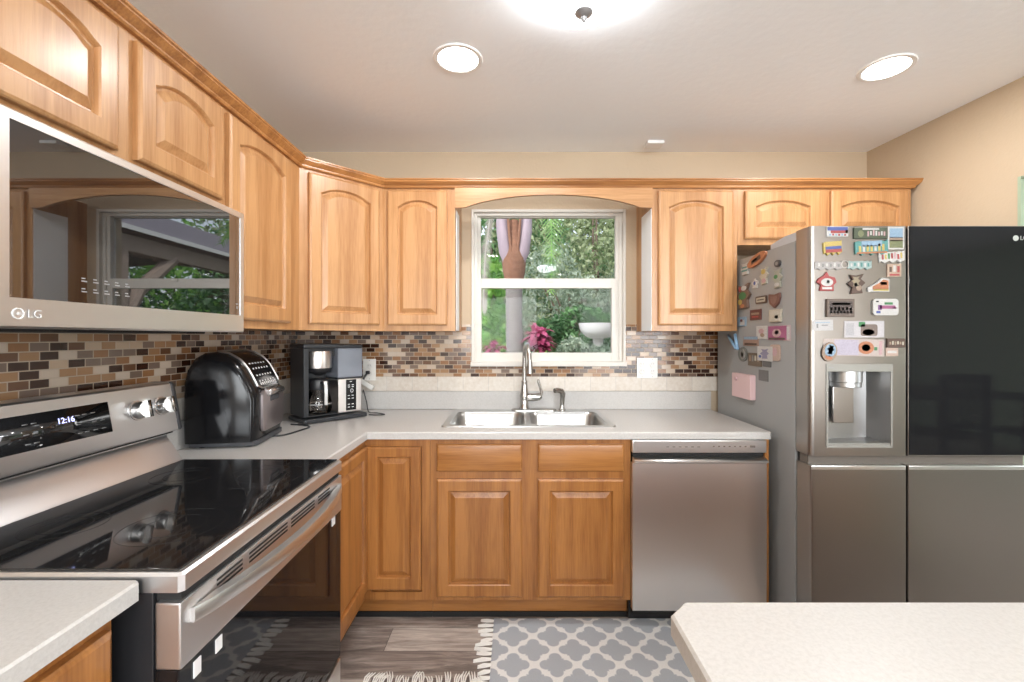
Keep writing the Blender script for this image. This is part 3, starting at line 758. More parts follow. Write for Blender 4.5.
# backguard
b = MB(); b.prism([(-1.146, .9005), (-1.152, .906), (-1.205, .985), (-1.205, 1.02), (-1.262, 1.02), (-1.262, .867), (-1.150, .867)], 'y', ry0, ry1)
b.build('rear_riser', M_STR, t, world=True)
MB().box(-1.21, -1.178, ry0 + .006, ry1 - .006, .996, 1.004).build('shadow_gap', M_BLIND, t, world=True)
b = MB(); b.prism([(-1.166, 1.004), (-1.164, 1.010), (-1.192, 1.163), (-1.198, 1.168), (-1.262, 1.168), (-1.262, 1.004)], 'y', ry0, ry1 + .004)
pan = b.build('backguard', M_STR, t, world=True)
b = MB(); b.prism([(-1.168, 1.003), (-1.1635, 1.009), (-1.1915, 1.1635), (-1.198, 1.169), (-1.264, 1.169), (-1.264, 1.003)], 'y', ry1 - .0, ry1 + .018)
b.build('end_cap', M_DGREY, pan, world=True)
PU = Vector((-1.192 + 1.164, 0, .153)).normalized(); PN = Vector((PU.z, 0, -PU.x)); PO = Vector((-1.164, 0, 1.010))
def onp(y, v, h=0): return PO + Vector((0, y, 0)) + PU * v + PN * h
def plate_on(b, y0, y1, v0, v1, h0, h1):
    b.loops([[onp(y0, v0, h), onp(y1, v0, h), onp(y1, v1, h), onp(y0, v1, h)] for h in (h0, h1)], True, True)
b = MB(); plate_on(b, 1.010, 1.307, .040, .128, -.001, .0012); dsp = b.build('display', M_BGLASS, pan, world=True)
FM = face_mat(onp(1.180, .097, .0016), (0, 1, 0), PU)
text('clock_digits', '12:16', .021, FM, mat('led_blue', (.3, .35, 1), .5, emit=1.6, emitcol=(.55, .6, 1)), dsp)
b = MB()
rng = random.Random(3)
for c in (1.075, 1.095, 1.205, 1.225, 1.25, 1.275):
    for r_ in (.055, .078, .103):
        if rng.random() < .85: plate_on(b, c, c + .013, r_, r_ + .0022, .0012, .0016)
b.build('printed_lettering', M_INKG, dsp, world=True)
for y in (.842, .935, 1.402, 1.498):
    o = onp(y, .086)
    k = MB(); ax = PN
    def ringp(r, h, n=24): 
        e1 = Vector((0, 1, 0)); return [onp(y, .086, h) + e1 * math.cos(2 * math.pi * i / n) * r + PU * math.sin(2 * math.pi * i / n) * r for i in range(n)]
    k.loops([ringp(.031, 0), ringp(.031, .003), ringp(.027, .004), ringp(.026, .024), ringp(.023, .028)], True, True)
    kn = k.build('knob', M_CHROME, pan, world=True)
    g = MB(); g.loops([[onp(y - .007, .086 - .026, h), onp(y + .007, .086 - .026, h), onp(y + .007, .086 + .026, h), onp(y - .007, .086 + .026, h)] for h in (.026, .044)], True, True)
    g.build('grip', M_NICKEL, kn, world=True)

# ------------------------------------------------------------------ microwave
t = thing('microwave', 'over-the-range stainless microwave with black glass door under the short cabinet', 'microwave', (-1.1, 1.17, 1.341))
my0, my1, mz0, mz1 = .753, 1.512, 1.341, 1.741
XM = -.910
MB().box(-1.288, XM - .040, my0 + .003, my1 - .003, mz0 + .004, mz1, .002).build('body', M_DGREY, t, world=True)
b = MB()
b.slab([(my0, mz0), (my1, mz0), (my1, mz1), (my0, mz1)], [[(.808, 1.397), (1.492, 1.397), (1.492, 1.721), (.808, 1.721)]], 0, .040, .004, T=lambda u, v, h: (XM - .040 + h, u, v))
b.build('door', M_STM, t, world=True)
MB().box(XM - .028, XM - .0025, .808, 1.492, 1.397, 1.721).build('window', M_MWGLASS, t, world=True)
b = MB()
for c in range(5):
    for r_ in range(2):
        for q in range(2): b.box(XM - .0026, XM - .0018, .945 + .0265 * c, .957 + .0265 * c - .004 * q, 1.420 + .022 * r_ + .006 * q, 1.4225 + .022 * r_ + .006 * q)
b.box(XM - .0026, XM - .0018, 1.470, 1.481, 1.432, 1.435); b.box(XM - .0026, XM - .0018, 1.473, 1.478, 1.418, 1.426)
b.build('printed_lettering', M_INKG, t, world=True)
b = MB(); b.lathe([(.0105, XM - .0005), (.0105, XM + .0015), (.0085, XM + .0015), (.0085, XM - .0005)], (0, .822, 1.368), 20, 'x'); b.lathe([(.0, XM - .0005), (.0, XM + .001), (.0032, XM + .001), (.0032, XM - .0005)], (0, .822, 1.368), 12, 'x')
lg = b.build('logo', M_INK, t, world=True)
text('lettering', 'LG', .022, face_mat((XM + .0012, .850, 1.368), (0, 1, 0), (0, 0, 1)), M_INK, t)
b = MB(); b.box(-1.25, -1.0, .82, 1.45, 1.336, 1.345); b.build('underside_filter', M_BLIND, t, world=True)

# ------------------------------------------------------------------ refrigerator
FRX, FRX1, FY0, FY1 = 1.20, 2.108, 1.816, 1.905
t = thing('refrigerator', 'tall stainless and black glass refrigerator with water dispenser and magnets', 'refrigerator', (1.65, 2.2, 0))
MB().box(FRX, FRX1, 1.913, 2.64, .03, 1.735, .003).build('case', M_GREYSIDE, t, world=True)
MB().box(FRX + .01, FRX1 - .01, 1.90, 1.915, .05, 1.73).build('gasket', M_BLIND, t, world=True)
b = MB(); b.prism([(1.845, 1.735), (1.845, 1.772), (1.99, 1.772), (2.10, 1.757), (2.10, 1.735)], 'x', FRX + .004, FRX + .10); b.build('hinge_cover', M_GREYLT, t, world=True)
def fdoor(x0, x1, z0, z1, holes, m, name='door', lr=.016, rr=.004):
    b = MB()
    def prof(z):
        pts = []
        for k in range(6): a = R(90 * k / 5); pts.append((x0 + lr - lr * math.cos(a), FY0 + lr - lr * math.sin(a), z))
        for k in range(4): a = R(90 * k / 3); pts.append((x1 - rr + rr * math.sin(a), FY0 + rr - rr * math.cos(a), z))
        pts += [(x1, FY1, z), (x0, FY1, z)]; return pts
    if not holes: b.loops([prof(z0), prof(z1)], True, True)
    else:
        (hx0, hx1, hz0, hz1) = holes
        b.loops([prof(z0), prof(hz0)], True, True); b.loops([prof(hz1), prof(z1)], True, True)
        def part(xa, xb, l, r):
            nonlocal b
            pts = []
            if l:
                for k in range(6): a = R(90 * k / 5); pts.append((xa + lr - lr * math.cos(a), FY0 + lr - lr * math.sin(a)))
            else: pts.append((xa, FY0))
            if r:
                for k in range(4): a = R(90 * k / 3); pts.append((xb - rr + rr * math.sin(a), FY0 + rr - rr * math.cos(a)))
            else: pts.append((xb, FY0))
            pts += [(xb, FY1), (xa, FY1)]
            b.loops([[(*p, hz0) for p in pts], [(*p, hz1) for p in pts]], True, True)
        part(x0, hx0, True, False); part(hx1, x1, False, True)
        b.box(hx0, hx1, FY1 - .004, FY1, hz0, hz1)
    return b.build(name, m, t, world=True, angle=30)
DX0, DX1, DZ0, DZ1 = 1.272, 1.525, .884, 1.185
d1 = fdoor(FRX, 1.590, .843, 1.775, (DX0, DX1, DZ0, DZ1), M_STZF)
d2 = fdoor(1.598, FRX1, .843, 1.775, None, M_STZF, rr=.016, lr=.004)
d3 = fdoor(FRX + .003, 1.5905, .06, .803, None, M_STZF, lr=.008)
d4 = fdoor(1.5985, FRX1, .06, .803, None, M_STZF, lr=.004, rr=.016)
b = MB(); b.box(1.600, FRX1 - .002, FY0 - .003, FY0 + .004, .847, 1.773, .001); gl = b.build('glass_front', M_FGLASS, d2, world=True)
b = MB(); b.box(FRX + .012, FRX1 - .012, 1.845, 1.90, .803, .843); b.build('grip_channel', mat('grip_channel_grey', (.16, .14, .12), .4), t, world=True)
b = MB(); b.box(FRX + .006, 1.588, FY0 - .001, FY0 + .03, .786, .8035, .003); b.build('top_lip', M_LIGHTST, d3, world=True)
b = MB(); b.box(1.601, FRX1 - .006, FY0 - .001, FY0 + .03, .786, .8035, .003); b.build('top_lip', M_LIGHTST, d4, world=True)
for x in (1.3, 2.0): MB().lathe([(.02, 0), (.02, .03)], (x, 1.96, 0), 14, cap0=True, cap1=True).build('foot', M_BLACK, t, world=True)
b = MB(); b.lathe([(.0, FY0 - .0042), (.0115, FY0 - .0042), (.0115, FY0 - .003)], (2.030, 0, 1.725), 20, 'y'); b.build('logo', M_LIGHTST, gl, world=True)
text('lettering', 'LG', .024, face_mat((2.062, FY0 - .0038, 1.725), (1, 0, 0), (0, 0, 1)), M_LIGHTST, gl)
# dispenser
M_DISP = steel('dispenser_grey', (.42, .42, .42), .36, 'z'); M_DISPL = mat('dispenser_trim', (.30, .295, .27), .4, .3)
dis = MB().box(1.264, 1.533, FY0 - .004, FY0 + .004, DZ1, 1.216, .0015).build('dispenser_header', M_DISPL, d1, world=True)
b = MB(); b.box(1.264, DX0, FY0 - .004, FY0 + .003, DZ0 - .008, DZ1, .001); b.box(DX1, 1.533, FY0 - .004, FY0 + .003, DZ0 - .008, DZ1, .001); b.box(DX0, DX1, FY0 - .004, FY0 + .003, DZ0 - .008, DZ0, .001)
b.build('dispenser_frame', M_DISPL, d1, world=True)
b = MB(); b.loops([[(DX0, FY0, DZ0), (DX1, FY0, DZ0), (DX1, FY0, DZ1), (DX0, FY0, DZ1)], [(DX0 + .004, FY1 - .02, DZ0 + .01), (DX1 - .033, FY1 - .006, DZ0 + .02), (DX1 - .033, FY1 - .006, DZ1), (DX0 + .004, FY1 - .02, DZ1)]], False, True)
b.build('dispenser_cavity', M_DISP, d1, world=True)
b = MB(); b.lathe([(.060, DZ1 - .046), (.060, DZ1)], (1.388, FY0 + .064, 0), 28, cap0=True); b.lathe([(.054, DZ1 - .068), (.057, DZ1 - .066), (.057, DZ1 - .048)], (1.388, FY0 + .064, 0), 28, cap0=True)
b.build('nozzle_housing', M_DISP, d1, world=True)
b = MB(); b.box(1.325, 1.412, FY0 + .045, FY0 + .052, .968, 1.118, .003); b.build('paddle', M_STZF, d1, world=True)
b = MB(); b.box(DX0, DX1, FY0 - .002, FY1 - .02, DZ0, DZ0 + .010, .001); b.build('drip_tray', M_DISPL, d1, world=True)
b = MB(); b.box(1.274, 1.292, FY0 - .0045, FY0 - .004, 1.199, 1.2025); b.box(1.516, 1.518, FY0 - .0045, FY0 - .004, 1.195, 1.207); b.build('printed_lettering', M_INKG, dis, world=True)

# ------------------------------------------------------------------ magnets
_cm = {}
def cmat(c):
    k = tuple(round(x, 2) for x in c)
    if k not in _cm: g_ = sum(k) / 3; _cm[k] = mat('enamel_%d' % len(_cm), tuple((x * .72 + g_ * .28) * .62 for x in k), .45, var=.35, vscale=260)
    return _cm[k]
RED = (.62, .04, .04); ORG = (.75, .22, .04); YEL = (.85, .62, .05); GRN = (.05, .35, .10); TEAL = (.08, .45, .42); BLU = (.05, .12, .55); SKY = (.30, .55, .80)
WHT = (.80, .79, .76); BLK = (.03, .03, .03); BRN = (.16, .08, .05); TAN = (.50, .34, .22); PNK = (.80, .45, .48); PUR = (.35, .08, .42); GRY = (.35, .35, .35); CRM = (.78, .70, .52); MAG = (.55, .08, .30); LIL = (.62, .55, .72); OLV = (.28, .32, .12)
def shape(kind, w, h):
    if kind == 'rect': return [(-w / 2, -h / 2), (w / 2, -h / 2), (w / 2, h / 2), (-w / 2, h / 2)]
    if kind == 'round':
        r = min(w, h) * .18; return [p[:2] for p in rrect(-w / 2, w / 2, -h / 2, h / 2, r, 0, 3)]
    if kind == 'oval': return [(w / 2 * math.cos(2 * math.pi * k / 20), h / 2 * math.sin(2 * math.pi * k / 20)) for k in range(20)]
    if kind == 'shield': return [(0, -h / 2), (w * .38, -h * .2), (w / 2, h * .2), (w * .46, h / 2), (0, h * .42), (-w * .46, h / 2), (-w / 2, h * .2), (-w * .38, -h * .2)]
    if kind == 'house': return [(-w * .36, -h / 2), (w * .36, -h / 2), (w * .36, -h * .2), (w / 2, -h * .05), (w * .42, h * .2), (w * .12, h * .28), (0, h / 2), (-w * .16, h * .3), (-w * .42, h * .14), (-w / 2, -h * .05), (-w * .3, -h * .2)]
    if kind == 'fig': return [(-w * .3, -h / 2), (w * .35, -h * .46), (w * .28, -h * .15), (w / 2, h * .05), (w * .25, h * .25), (w * .42, h * .5), (0, h * .40), (-w * .36, h * .46), (-w * .2, h * .2), (-w / 2, h * .02), (-w * .22, -h * .2)]
    if kind == 'shoe': return [(-w / 2, -h / 2), (w / 2, -h / 2), (w / 2, h * .42), (w * .15, h / 2), (-w * .08, h * .15), (-w / 2, -h * .2)]
    if kind == 'wave':
        n = 10; return [(-w / 2 + w * k / n, -h / 2 + h * .12 * math.sin(k * 2.1)) for k in range(n + 1)] + [(w / 2 - w * k / n, h / 2 - h * .14 * abs(math.sin(k * 1.7))) for k in range(n + 1)]
MK = 0
def magnet(side, px0, px1, py0, py1, kind, base, patches, label, tilt=0, th=.005, lift=0.0, cat='magnet', name='fridge_magnet'):
    global MK; MK += 1
    if side == 'd':
        k = (FY0 - .0005) / F; X0, X1 = (px0 - 514) * k, (px1 - 514) * k; Z0, Z1 = E - (py1 - 337) * k, E - (py0 - 337) * k
        u0, u1 = X0, X1
        def T(u, v, h): return (u, FY0 - .0002 - h - lift, v)
    else:
        Ya, Yb = FRX * F / (px0 - 514), FRX * F / (px1 - 514); Ym = (Ya + Yb) / 2
        Z0, Z1 = E - (py1 - 337) * Ym / F, E - (py0 - 337) * Ym / F
        u0, u1 = -Ya, -Yb
        def T(u, v, h): return (FRX - .0002 - h - lift, -u, v)
    cu, cv, w_, h_ = (u0 + u1) / 2, (Z0 + Z1) / 2, abs(u1 - u0), Z1 - Z0
    ca, sa = math.cos(R(tilt)), math.sin(R(tilt))
    def rot2(p): return (cu + p[0] * ca - p[1] * sa, cv + p[0] * sa + p[1] * ca)
    b = MB(); mats = [cmat(base)]
    b.slab([rot2(p) for p in shape(kind, w_, h_)], [], 0, th, min(.0012, th * .3), T=T)
    for sh, x, y, pw, ph, col in patches:
        m = cmat(col)
        if m not in mats: mats.append(m)
        b.mi = mats.index(m)
        b.slab([rot2((p[0] + x * w_, p[1] + y * h_)) for p in shape(sh, pw * w_, ph * h_)], [], th, th + .0006 + .0001 * (MK % 3), T=T)
    o = b.build(name, mats, angle=30)
    return tag(o, label, cat, 'magnets on the refrigerator door' if side == 'd' else 'magnets on the refrigerator side')
rg = random.Random(11)
def bars(n, y, h, cols, x0=-.42, x1=.42, vary=.3, w=.6):
    out = []
    for k in range(n):
        x = x0 + (x1 - x0) * (k + .5) / n; out.append(('rect', x, y + rg.uniform(-vary, vary) * h * .3, (x1 - x0) / n * w, h * rg.uniform(1 - vary, 1), cols[k % len(cols)]))
    return out
magnet('d', 826, 847.5, 226.8, 237, 'rect', WHT, [('rect', 0, .28, .94, .34, BLU), ('rect', .08, -.02, .8, .26, RED), ('rect', .42, 0, .12, .3, ORG)] + bars(6, -.3, .22, [SKY, RED]), 'white card magnet with blue and red bands at the top edge of the steel door', tilt=0)
magnet('d', 822.5, 841, 241, 254, 'wave', YEL, [('rect', .03, .27, .86, .34, YEL), ('rect', .03, -.04, .86, .22, BLU), ('rect', .03, -.28, .86, .24, RED)], 'yellow, blue and red striped flag magnet on the steel door', tilt=4, th=.007)
magnet('d', 853, 886, 228, 239, 'rect', (.10, .14, .07), [('oval', -.3, -.05, .18, .6, OLV), ('rect', .0, .38, .5, .16, WHT)] + bars(7, -.02, .5, [PNK, WHT], -.12, .45), 'dark green plaque magnet with raised pink letters', th=.007)
magnet('d', 854, 887, 240, 254, 'wave', TEAL, [('rect', 0, .22, .62, .4, SKY), ('rect', 0, -.42, .92, .12, ORG)] + bars(7, -.1, .5, [YEL, WHT, YEL], -.42, .40), 'teal plaque magnet with yellow letters under the dark green plaque', tilt=2, th=.007)
magnet('d', 887.5, 904, 226.8, 249.5, 'rect', WHT, [('rect', 0, .22, .8, .42, SKY), ('rect', 0, -.05, .8, .16, TAN), ('rect', 0, -.26, .8, .34, OLV)], 'tall white-bordered photo of sky and field at the top corner of the steel door', th=.002)
magnet('d', 878, 904, 251, 262, 'wave', WHT, bars(7, 0, .6, [RED, YEL, GRN, RED, PNK]), 'white wavy magnet with red, yellow and green letters', tilt=3)
magnet('d', 814, 842, 261, 269.5, 'wave', (.55, .52, .5), bars(6, 0, .45, [WHT, GRY], w=.5), 'silvery word magnet joined to a ring, left of the teal one')
magnet('d', 847, 871, 260.5, 269, 'wave', (.42, .62, .60), bars(6, 0, .5, [WHT, TEAL], w=.5), 'pale teal word magnet beside the silver ring')
b = MB(); k_ = FY0 / F; b.lathe([(.0155, FY0 - .0005), (.0155, FY0 - .006), (.0125, FY0 - .006), (.0125, FY0 - .0005)], ((844 - 514) * k_, 0, E + (337 - 264.5) * k_), 24, 'y', False, False)
tag(b.build('fridge_magnet', M_CHROME), 'silver ring magnet between the two word magnets', 'magnet', 'magnets on the refrigerator door')
magnet('d', 886.5, 900.5, 264, 277, 'rect', (.72, .48, .32), bars(3, .1, .5, [BRN, WHT, RED]) + [('rect', 0, -.34, .7, .14, RED)], 'peach tile magnet with dark figures and a red line')
magnet('d', 816, 835.5, 272, 291, 'house', RED, [('oval', 0, -.05, .62, .42, WHT), ('oval', .05, -.02, .16, .18, GRY), ('rect', 0, -.36, .5, .12, WHT)], 'red and white star-shaped magnet on the steel door', th=.008)
magnet('d', 846, 864, 274, 294, 'fig', BRN, [('fig', -.05, .12, .5, .5, (.45, .36, .2)), ('oval', .12, -.2, .3, .3, TAN), ('oval', -.05, -.05, .18, .2, BLK)], 'brown sculpted palm-like magnet in the middle of the steel door', th=.009)
magnet('d', 866.5, 888, 278, 292, 'shoe', WHT, [('shoe', .08, .02, .74, .7, ORG), ('rect', .1, -.36, .7, .14, YEL), ('rect', .22, .1, .3, .2, BRN)], 'orange and white shoe-shaped magnet with a yellow sole', th=.008)
magnet('d', 825.5, 853, 299, 317, 'rect', (.22, .15, .11), [('rect', 0, .02, .82, .66, (.10, .06, .05)), ('rect', 0, .22, .66, .12, CRM)] + bars(6, -.05, .2, [YEL, TAN]) + bars(7, -.24, .16, [WHT, TAN, BRN]), 'dark brown framed plaque magnet with cream lettering', th=.010)
magnet('d', 871.5, 897, 299, 315.5, 'round', WHT, [('rect', .06, 0, .6, .2, MAG), ('rect', -.24, -.02, .14, .3, PUR), ('rect', .1, .22, .32, .14, GRN), ('rect', -.3, -.3, .16, .14, BLU), ('rect', -.34, .34, .1, .08, BLK), ('rect', .34, -.04, .12, .12, MAG)], 'white rounded magnet with purple and green letters', th=.009)
magnet('d', 812, 833, 320, 330.5, 'rect', (.72, .70, .70), [('rect', -.25, -.05, .08, .4, GRY), ('rect', .1, 0, .3, .1, GRY), ('rect', .0, .25, .7, .07, SKY)], 'small white paper slip at the edge of the steel door', th=.001, tilt=1)
magnet('d', 844, 884, 321, 337.5, 'rect', (.74, .70, .74), [('rect', -.36, 0, .2, .76, (.6, .58, .62)), ('round', .12, -.05, .42, .7, (.30, .21, .17)), ('oval', .1, -.18, .3, .38, PNK), ('round', -.06, .3, .16, .3, GRN)], 'white banknote-like card with a brown portrait oval', th=.0015, tilt=0)
magnet('d', 823, 884, 339, 356, 'rect', (.72, .58, .52), [('rect', -.12, 0, .4, .9, LIL), ('oval', .2, 0, .26, .75, ORG), ('oval', .2, .0, .14, .42, GRN), ('round', .36, -.05, .05, .2, GRN), ('rect', .44, 0, .05, .8, PNK)], 'long lilac and peach card with an orange disc', th=.0015, tilt=-1)
magnet('d', 821, 836, 342, 361.5, 'oval', TAN, [('oval', 0, .08, .74, .66, SKY), ('fig', 0, .12, .5, .5, BLU), ('oval', 0, -.3, .5, .2, ORG)], 'blue and tan oval magnet hanging over the end of the long card', tilt=-14, lift=.003, th=.006)
magnet('d', 886, 904, 338.5, 347.5, 'rect', BRN, bars(6, 0, .4, [TAN, CRM]), 'small brown plaque magnet at the edge beside the long card', th=.008)
magnet('d', 885.5, 898, 347.8, 356, 'rect', (.78, .52, .40), [('rect', 0, 0, .7, .3, WHT)], 'small peach card just below the brown plaque', th=.0015)
# side of the case
magnet('s', 749, 768, 254.5, 265, 'oval', ORG, [('rect', 0, 0, .5, .4, BRN), ('rect', -.05, .05, .25, .24, SKY)], 'orange elongated car-like magnet high on the side panel', tilt=14, th=.012)
magnet('s', 741.5, 750.5, 263, 275, 'fig', WHT, [('rect', 0, -.15, .6, .14, TEAL), ('rect', 0, .12, .5, .12, TEAL)], 'small white and teal magnet at the back top of the side panel', th=.008)
magnet('s', 776, 781.5, 260, 267, 'oval', (.10, .10, .11), [('oval', 0, 0, .5, .5, GRY)], 'small round dark grey magnet near the top of the side panel', th=.010)
magnet('s', 761, 769.5, 267.5, 284.5, 'fig', CRM, [('oval', 0, .25, .5, .3, YEL), ('oval', .05, -.28, .5, .26, PNK)], 'yellow and pink figurine magnet on the side panel', th=.009)
magnet('s', 774, 783.5, 269, 288, 'fig', (.55, .55, .42), [('oval', -.1, .1, .4, .22, GRN), ('oval', 0, -.32, .5, .2, WHT)], 'white figurine magnet with a green middle nearest the door', th=.009)
magnet('s', 752.5, 759, 278.5, 288, 'house', WHT, [('oval', 0, 0, .3, .4, BLU)], 'tiny white and blue star magnet on the side panel', th=.006)
magnet('s', 738.5, 752, 284, 309, 'fig', (.30, .16, .10), [('oval', 0, .02, .55, .3, GRN), ('oval', -.18, -.22, .3, .22, YEL), ('oval', .1, .32, .4, .2, WHT), ('oval', .0, -.38, .3, .14, ORG), ('oval', -.2, .3, .2, .2, RED)], 'large green and multicoloured cluster magnet at the back of the side panel', th=.014)
magnet('s', 756.5, 767.5, 296, 303.5, 'round', BRN, [('round', 0, 0, .8, .62, CRM), ('rect', 0, 0, .6, .16, BRN)], 'small cream oval plaque magnet with a dark border', th=.006)
magnet('s', 770, 781.5, 293.5, 308, 'shield', (.28, .10, .07), [('shield', 0, .02, .6, .6, (.36, .16, .12))], 'dark red-brown shield magnet on the side panel', th=.009)
magnet('s', 751, 762, 309.5, 320, 'rect', (.22, .05, .04), [('rect', 0, .1, .7, .2, TAN), ('rect', 0, -.2, .6, .16, RED)], 'small dark red rectangular magnet', th=.006)
magnet('s', 770.5, 782.5, 309.5, 322, 'rect', CRM, [('rect', 0, 0, .8, .8, (.80, .76, .62)), ('oval', .15, -.1, .3, .3, OLV)], 'cream square tile magnet under the shield', th=.008)
magnet('s', 738, 746.5, 317, 326.5, 'rect', SKY, [('rect', .1, -.1, .5, .5, WHT), ('oval', 0, .1, .3, .3, RED)], 'small blue and white square magnet by the cabinet bottom', th=.004)
magnet('s', 757, 767.5, 326, 339, 'rect', WHT, [('oval', 0, .1, .5, .4, PNK), ('oval', .1, -.2, .4, .3, TAN)], 'white tile magnet with pink and tan spots', th=.004)
magnet('s', 783, 791, 325, 341, 'rect', (.74, .55, .58), [('rect', .1, 0, .5, .8, WHT)], 'pale pink card tucked behind the magenta photo', th=.001)
magnet('s', 769, 787, 326, 340, 'rect', MAG, [('oval', 0, 0, .5, .6, PNK), ('oval', 0, .05, .22, .3, WHT), ('rect', 0, -.4, .9, .12, BRN)], 'magenta photo magnet with pale figures', th=.003, lift=.0015)
magnet('s', 744, 759, 336, 346, 'rect', (.55, .32, .22), [('rect', 0, .3, .92, .3, SKY), ('rect', 0, -.3, .8, .2, BRN)], 'orange-brown strip magnet with a blue sky band', th=.004)
magnet('s', 739, 748, 347, 361.5, 'oval', (.22, .24, .22), [('oval', .05, 0, .6, .7, (.45, .45, .42)), ('oval', 0, 0, .3, .4, WHT)], 'grey oval magnet with a pale centre', th=.006)
magnet('s', 749, 762, 353, 366, 'rect', (.24, .17, .10), bars(4, .1, .5, [TAN, GRY, CRM]), 'brown tile magnet under the white and blue card', th=.006)
magnet('s', 771, 781, 344.5, 361, 'round', (.74, .50, .38), [('oval', 0, .05, .5, .5, PNK)], 'peach rounded magnet behind the white and blue card', th=.006)
magnet('s', 759, 774, 346.5, 361, 'rect', WHT, [('fig', 0, 0, .6, .7, (.35, .32, .52)), ('oval', -.3, -.2, .2, .2, BLU)], 'white card with a blue-violet drawing', th=.002, lift=.0065)
magnet('s', 763, 771.5, 361.5, 367, 'round', (.18, .18, .18), [], 'small dark grey strip magnet below the white and blue card', th=.003)
magnet('s', 759, 768.5, 370, 381, 'rect', (.22, .22, .22), [], 'plain dark grey square magnet above the pink holder', th=.002)
# blue clip: two bars meeting in a V
b = MB()
def sidept(px, py, h):
    Y = FRX * F / (px - 514); return Vector((FRX - h, Y, E - (py - 337) * Y / F))
for (p0, p1) in (((729, 335.5), (737.5, 348.5)), ((736, 334), (739, 349.5))):
    b.tube([sidept(*p0, .006), sidept(*p1, .008)], .0075, 10)
tag(b.build('bag_clip', mat('clip_blue', (.30, .50, .72), .35)), 'light blue V-shaped clip at the back edge of the side panel', 'clip')
# pink holder box
t = thing('magnetic_holder', 'pink plastic holder stuck low on the side of the refrigerator', 'holder', (FRX - .02, 2.34, 1.03))
Ya, Yb = FRX * F / (735.5 - 514), FRX * F / (756 - 514)
MB().box(FRX - .030, FRX - .0005, Yb + .0, Ya - .02, 1.010, 1.135, .004).build('body', mat('pink_plastic', (.70, .50, .51), .4), t, world=True)
MB().lathe([(.0, FRX - .036), (.009, FRX - .036), (.011, FRX - .029)], (0, 2.36, 1.106), 16, 'x').build('knob', mat('pink_dark', (.58, .38, .40), .4), t, world=True)

# ------------------------------------------------------------------ outlets
def outlet(loc, w_, h_, n, label):
    t = thing('wall_outlet', label, 'outlet', loc, 0, 'outlets on the tiled wall')
    MB().box(-w_ / 2, w_ / 2, -.006, 0, 0, h_, .0025).build('cover_plate', M_PLATE, t)
    for k in range(n):
        x = -w_ / 2 + w_ * (k + .5) / n
        rc = MB()
        for zz in (h_ * .33, h_ * .67): rc.lathe([(.0, -.0085), (.015, -.0085), (.0165, -.006)], (x, 0, zz), 20, 'y')
        r_ = rc.build('receptacle', mat('receptacle_white', (.74, .73, .70), .3), t)
        s_ = MB()
        for zz in (h_ * .33, h_ * .67):
            s_.box(x - .007, x - .005, -.0092, -.008, zz, zz + .008); s_.box(x + .005, x + .007, -.0092, -.008, zz, zz + .008)
        s_.box(x - .002, x + .002, -.0068, -.0055, h_ * .06, h_ * .06 + .004); s_.box(x - .002, x + .002, -.0068, -.0055, h_ * .91, h_ * .91 + .004)
        s_.build('slots', M_INKG, r_)
    return t
outlet((.794, YB - .0095, 1.079), .124, .122, 2, 'white double-gang outlet plate on the mosaic right of the window')
outlet((-.862, YB - .0095, 1.066), .076, .128, 1, 'white single outlet plate on the mosaic behind the coffee maker')
t = thing('power_adapter', 'white power adapter on a black plug hanging from the outlet', 'adapter', (-.87, 2.66, 1.05))
b = MB(); b.box(-.880, -.858, 2.652, 2.6755, 1.104, 1.124, .004); b.tube([(-.872, 2.655, 1.108), (-.884, 2.640, 1.085), (-.892, 2.638, 1.062)], .006, 8); b.build('plug', M_BLACK, t, world=True)
b = MB(); b.box(-.05, .05, -.012, .012, -.014, .014, .004); o = b.build('adapter_body', M_PLATE, t)
o.matrix_local = WM[t.name].inverted() @ Matrix.Translation((-.872, 2.642, 1.050)) @ Matrix.Rotation(R(32), 4, 'Y')

# ------------------------------------------------------------------ air fryer
t = thing('air_fryer', 'large glossy black air fryer with a grey front drawer on the corner counter', 'air fryer', (-1.012, 1.742, zc), R(99))
AF = t
# local x runs along its front (away from the range), -y is its front
prof = [(.000, .022), (-.006, .06), (-.006, .20), (.004, .225), (.020, .262), (.044, .308), (.075, .343), (.112, .364), (.150, .373), (.190, .369), (.222, .350), (.245, .312), (.257, .262), (.260, .10), (.257, .022)]
def afsec(x, s, k=0):
    cy, cz = .127, .15
    return [(x, cy + (p[0] - cy) * s, .022 + (p[1] - .022) * (1 - (1 - s) * .7)) for p in prof]
b = MB(); WA = .318
b.loops([afsec(0, .84), afsec(.004, .90), afsec(.014, .955), afsec(.032, .99), afsec(.055, 1), afsec(WA - .055, 1), afsec(WA - .032, .99), afsec(WA - .014, .955), afsec(WA - .004, .90), afsec(WA, .84)], True, True)
b.build('body', M_BLACKG, t, angle=60)
b = MB(); b.prism([(.012, .006), (.030, -.006), (WA - .03, -.006), (WA - .012, .006), (WA - .012, .235), (.012, .235)], 'z', .006, .024); b.build('base', M_DGREY, t)
for x, y in ((.04, .03), (WA - .04, .03), (.04, .2), (WA - .04, .2)): MB().lathe([(.012, 0), (.012, .008)], (x, y, 0), 10, cap0=True, cap1=True).build('foot', M_BLACK, t)
M_MAUVE = mat('drawer_grey', (.27, .235, .235), .28, .6)
b = MB()
def fr(x0, x1, z0, z1, y, r): 
    return [(p[0], y, p[1]) for p in [(q[0], q[1]) for q in rrect(x0, x1, z0, z1, r, 0, 5)]]
b.loops([fr(.052, WA - .040, .050, .215, -.004, .02), fr(.052, WA - .040, .050, .215, -.014, .02), fr(.058, WA - .046, .056, .209, -.018, .018)], True, True)
dr = b.build('drawer', M_MAUVE, t)
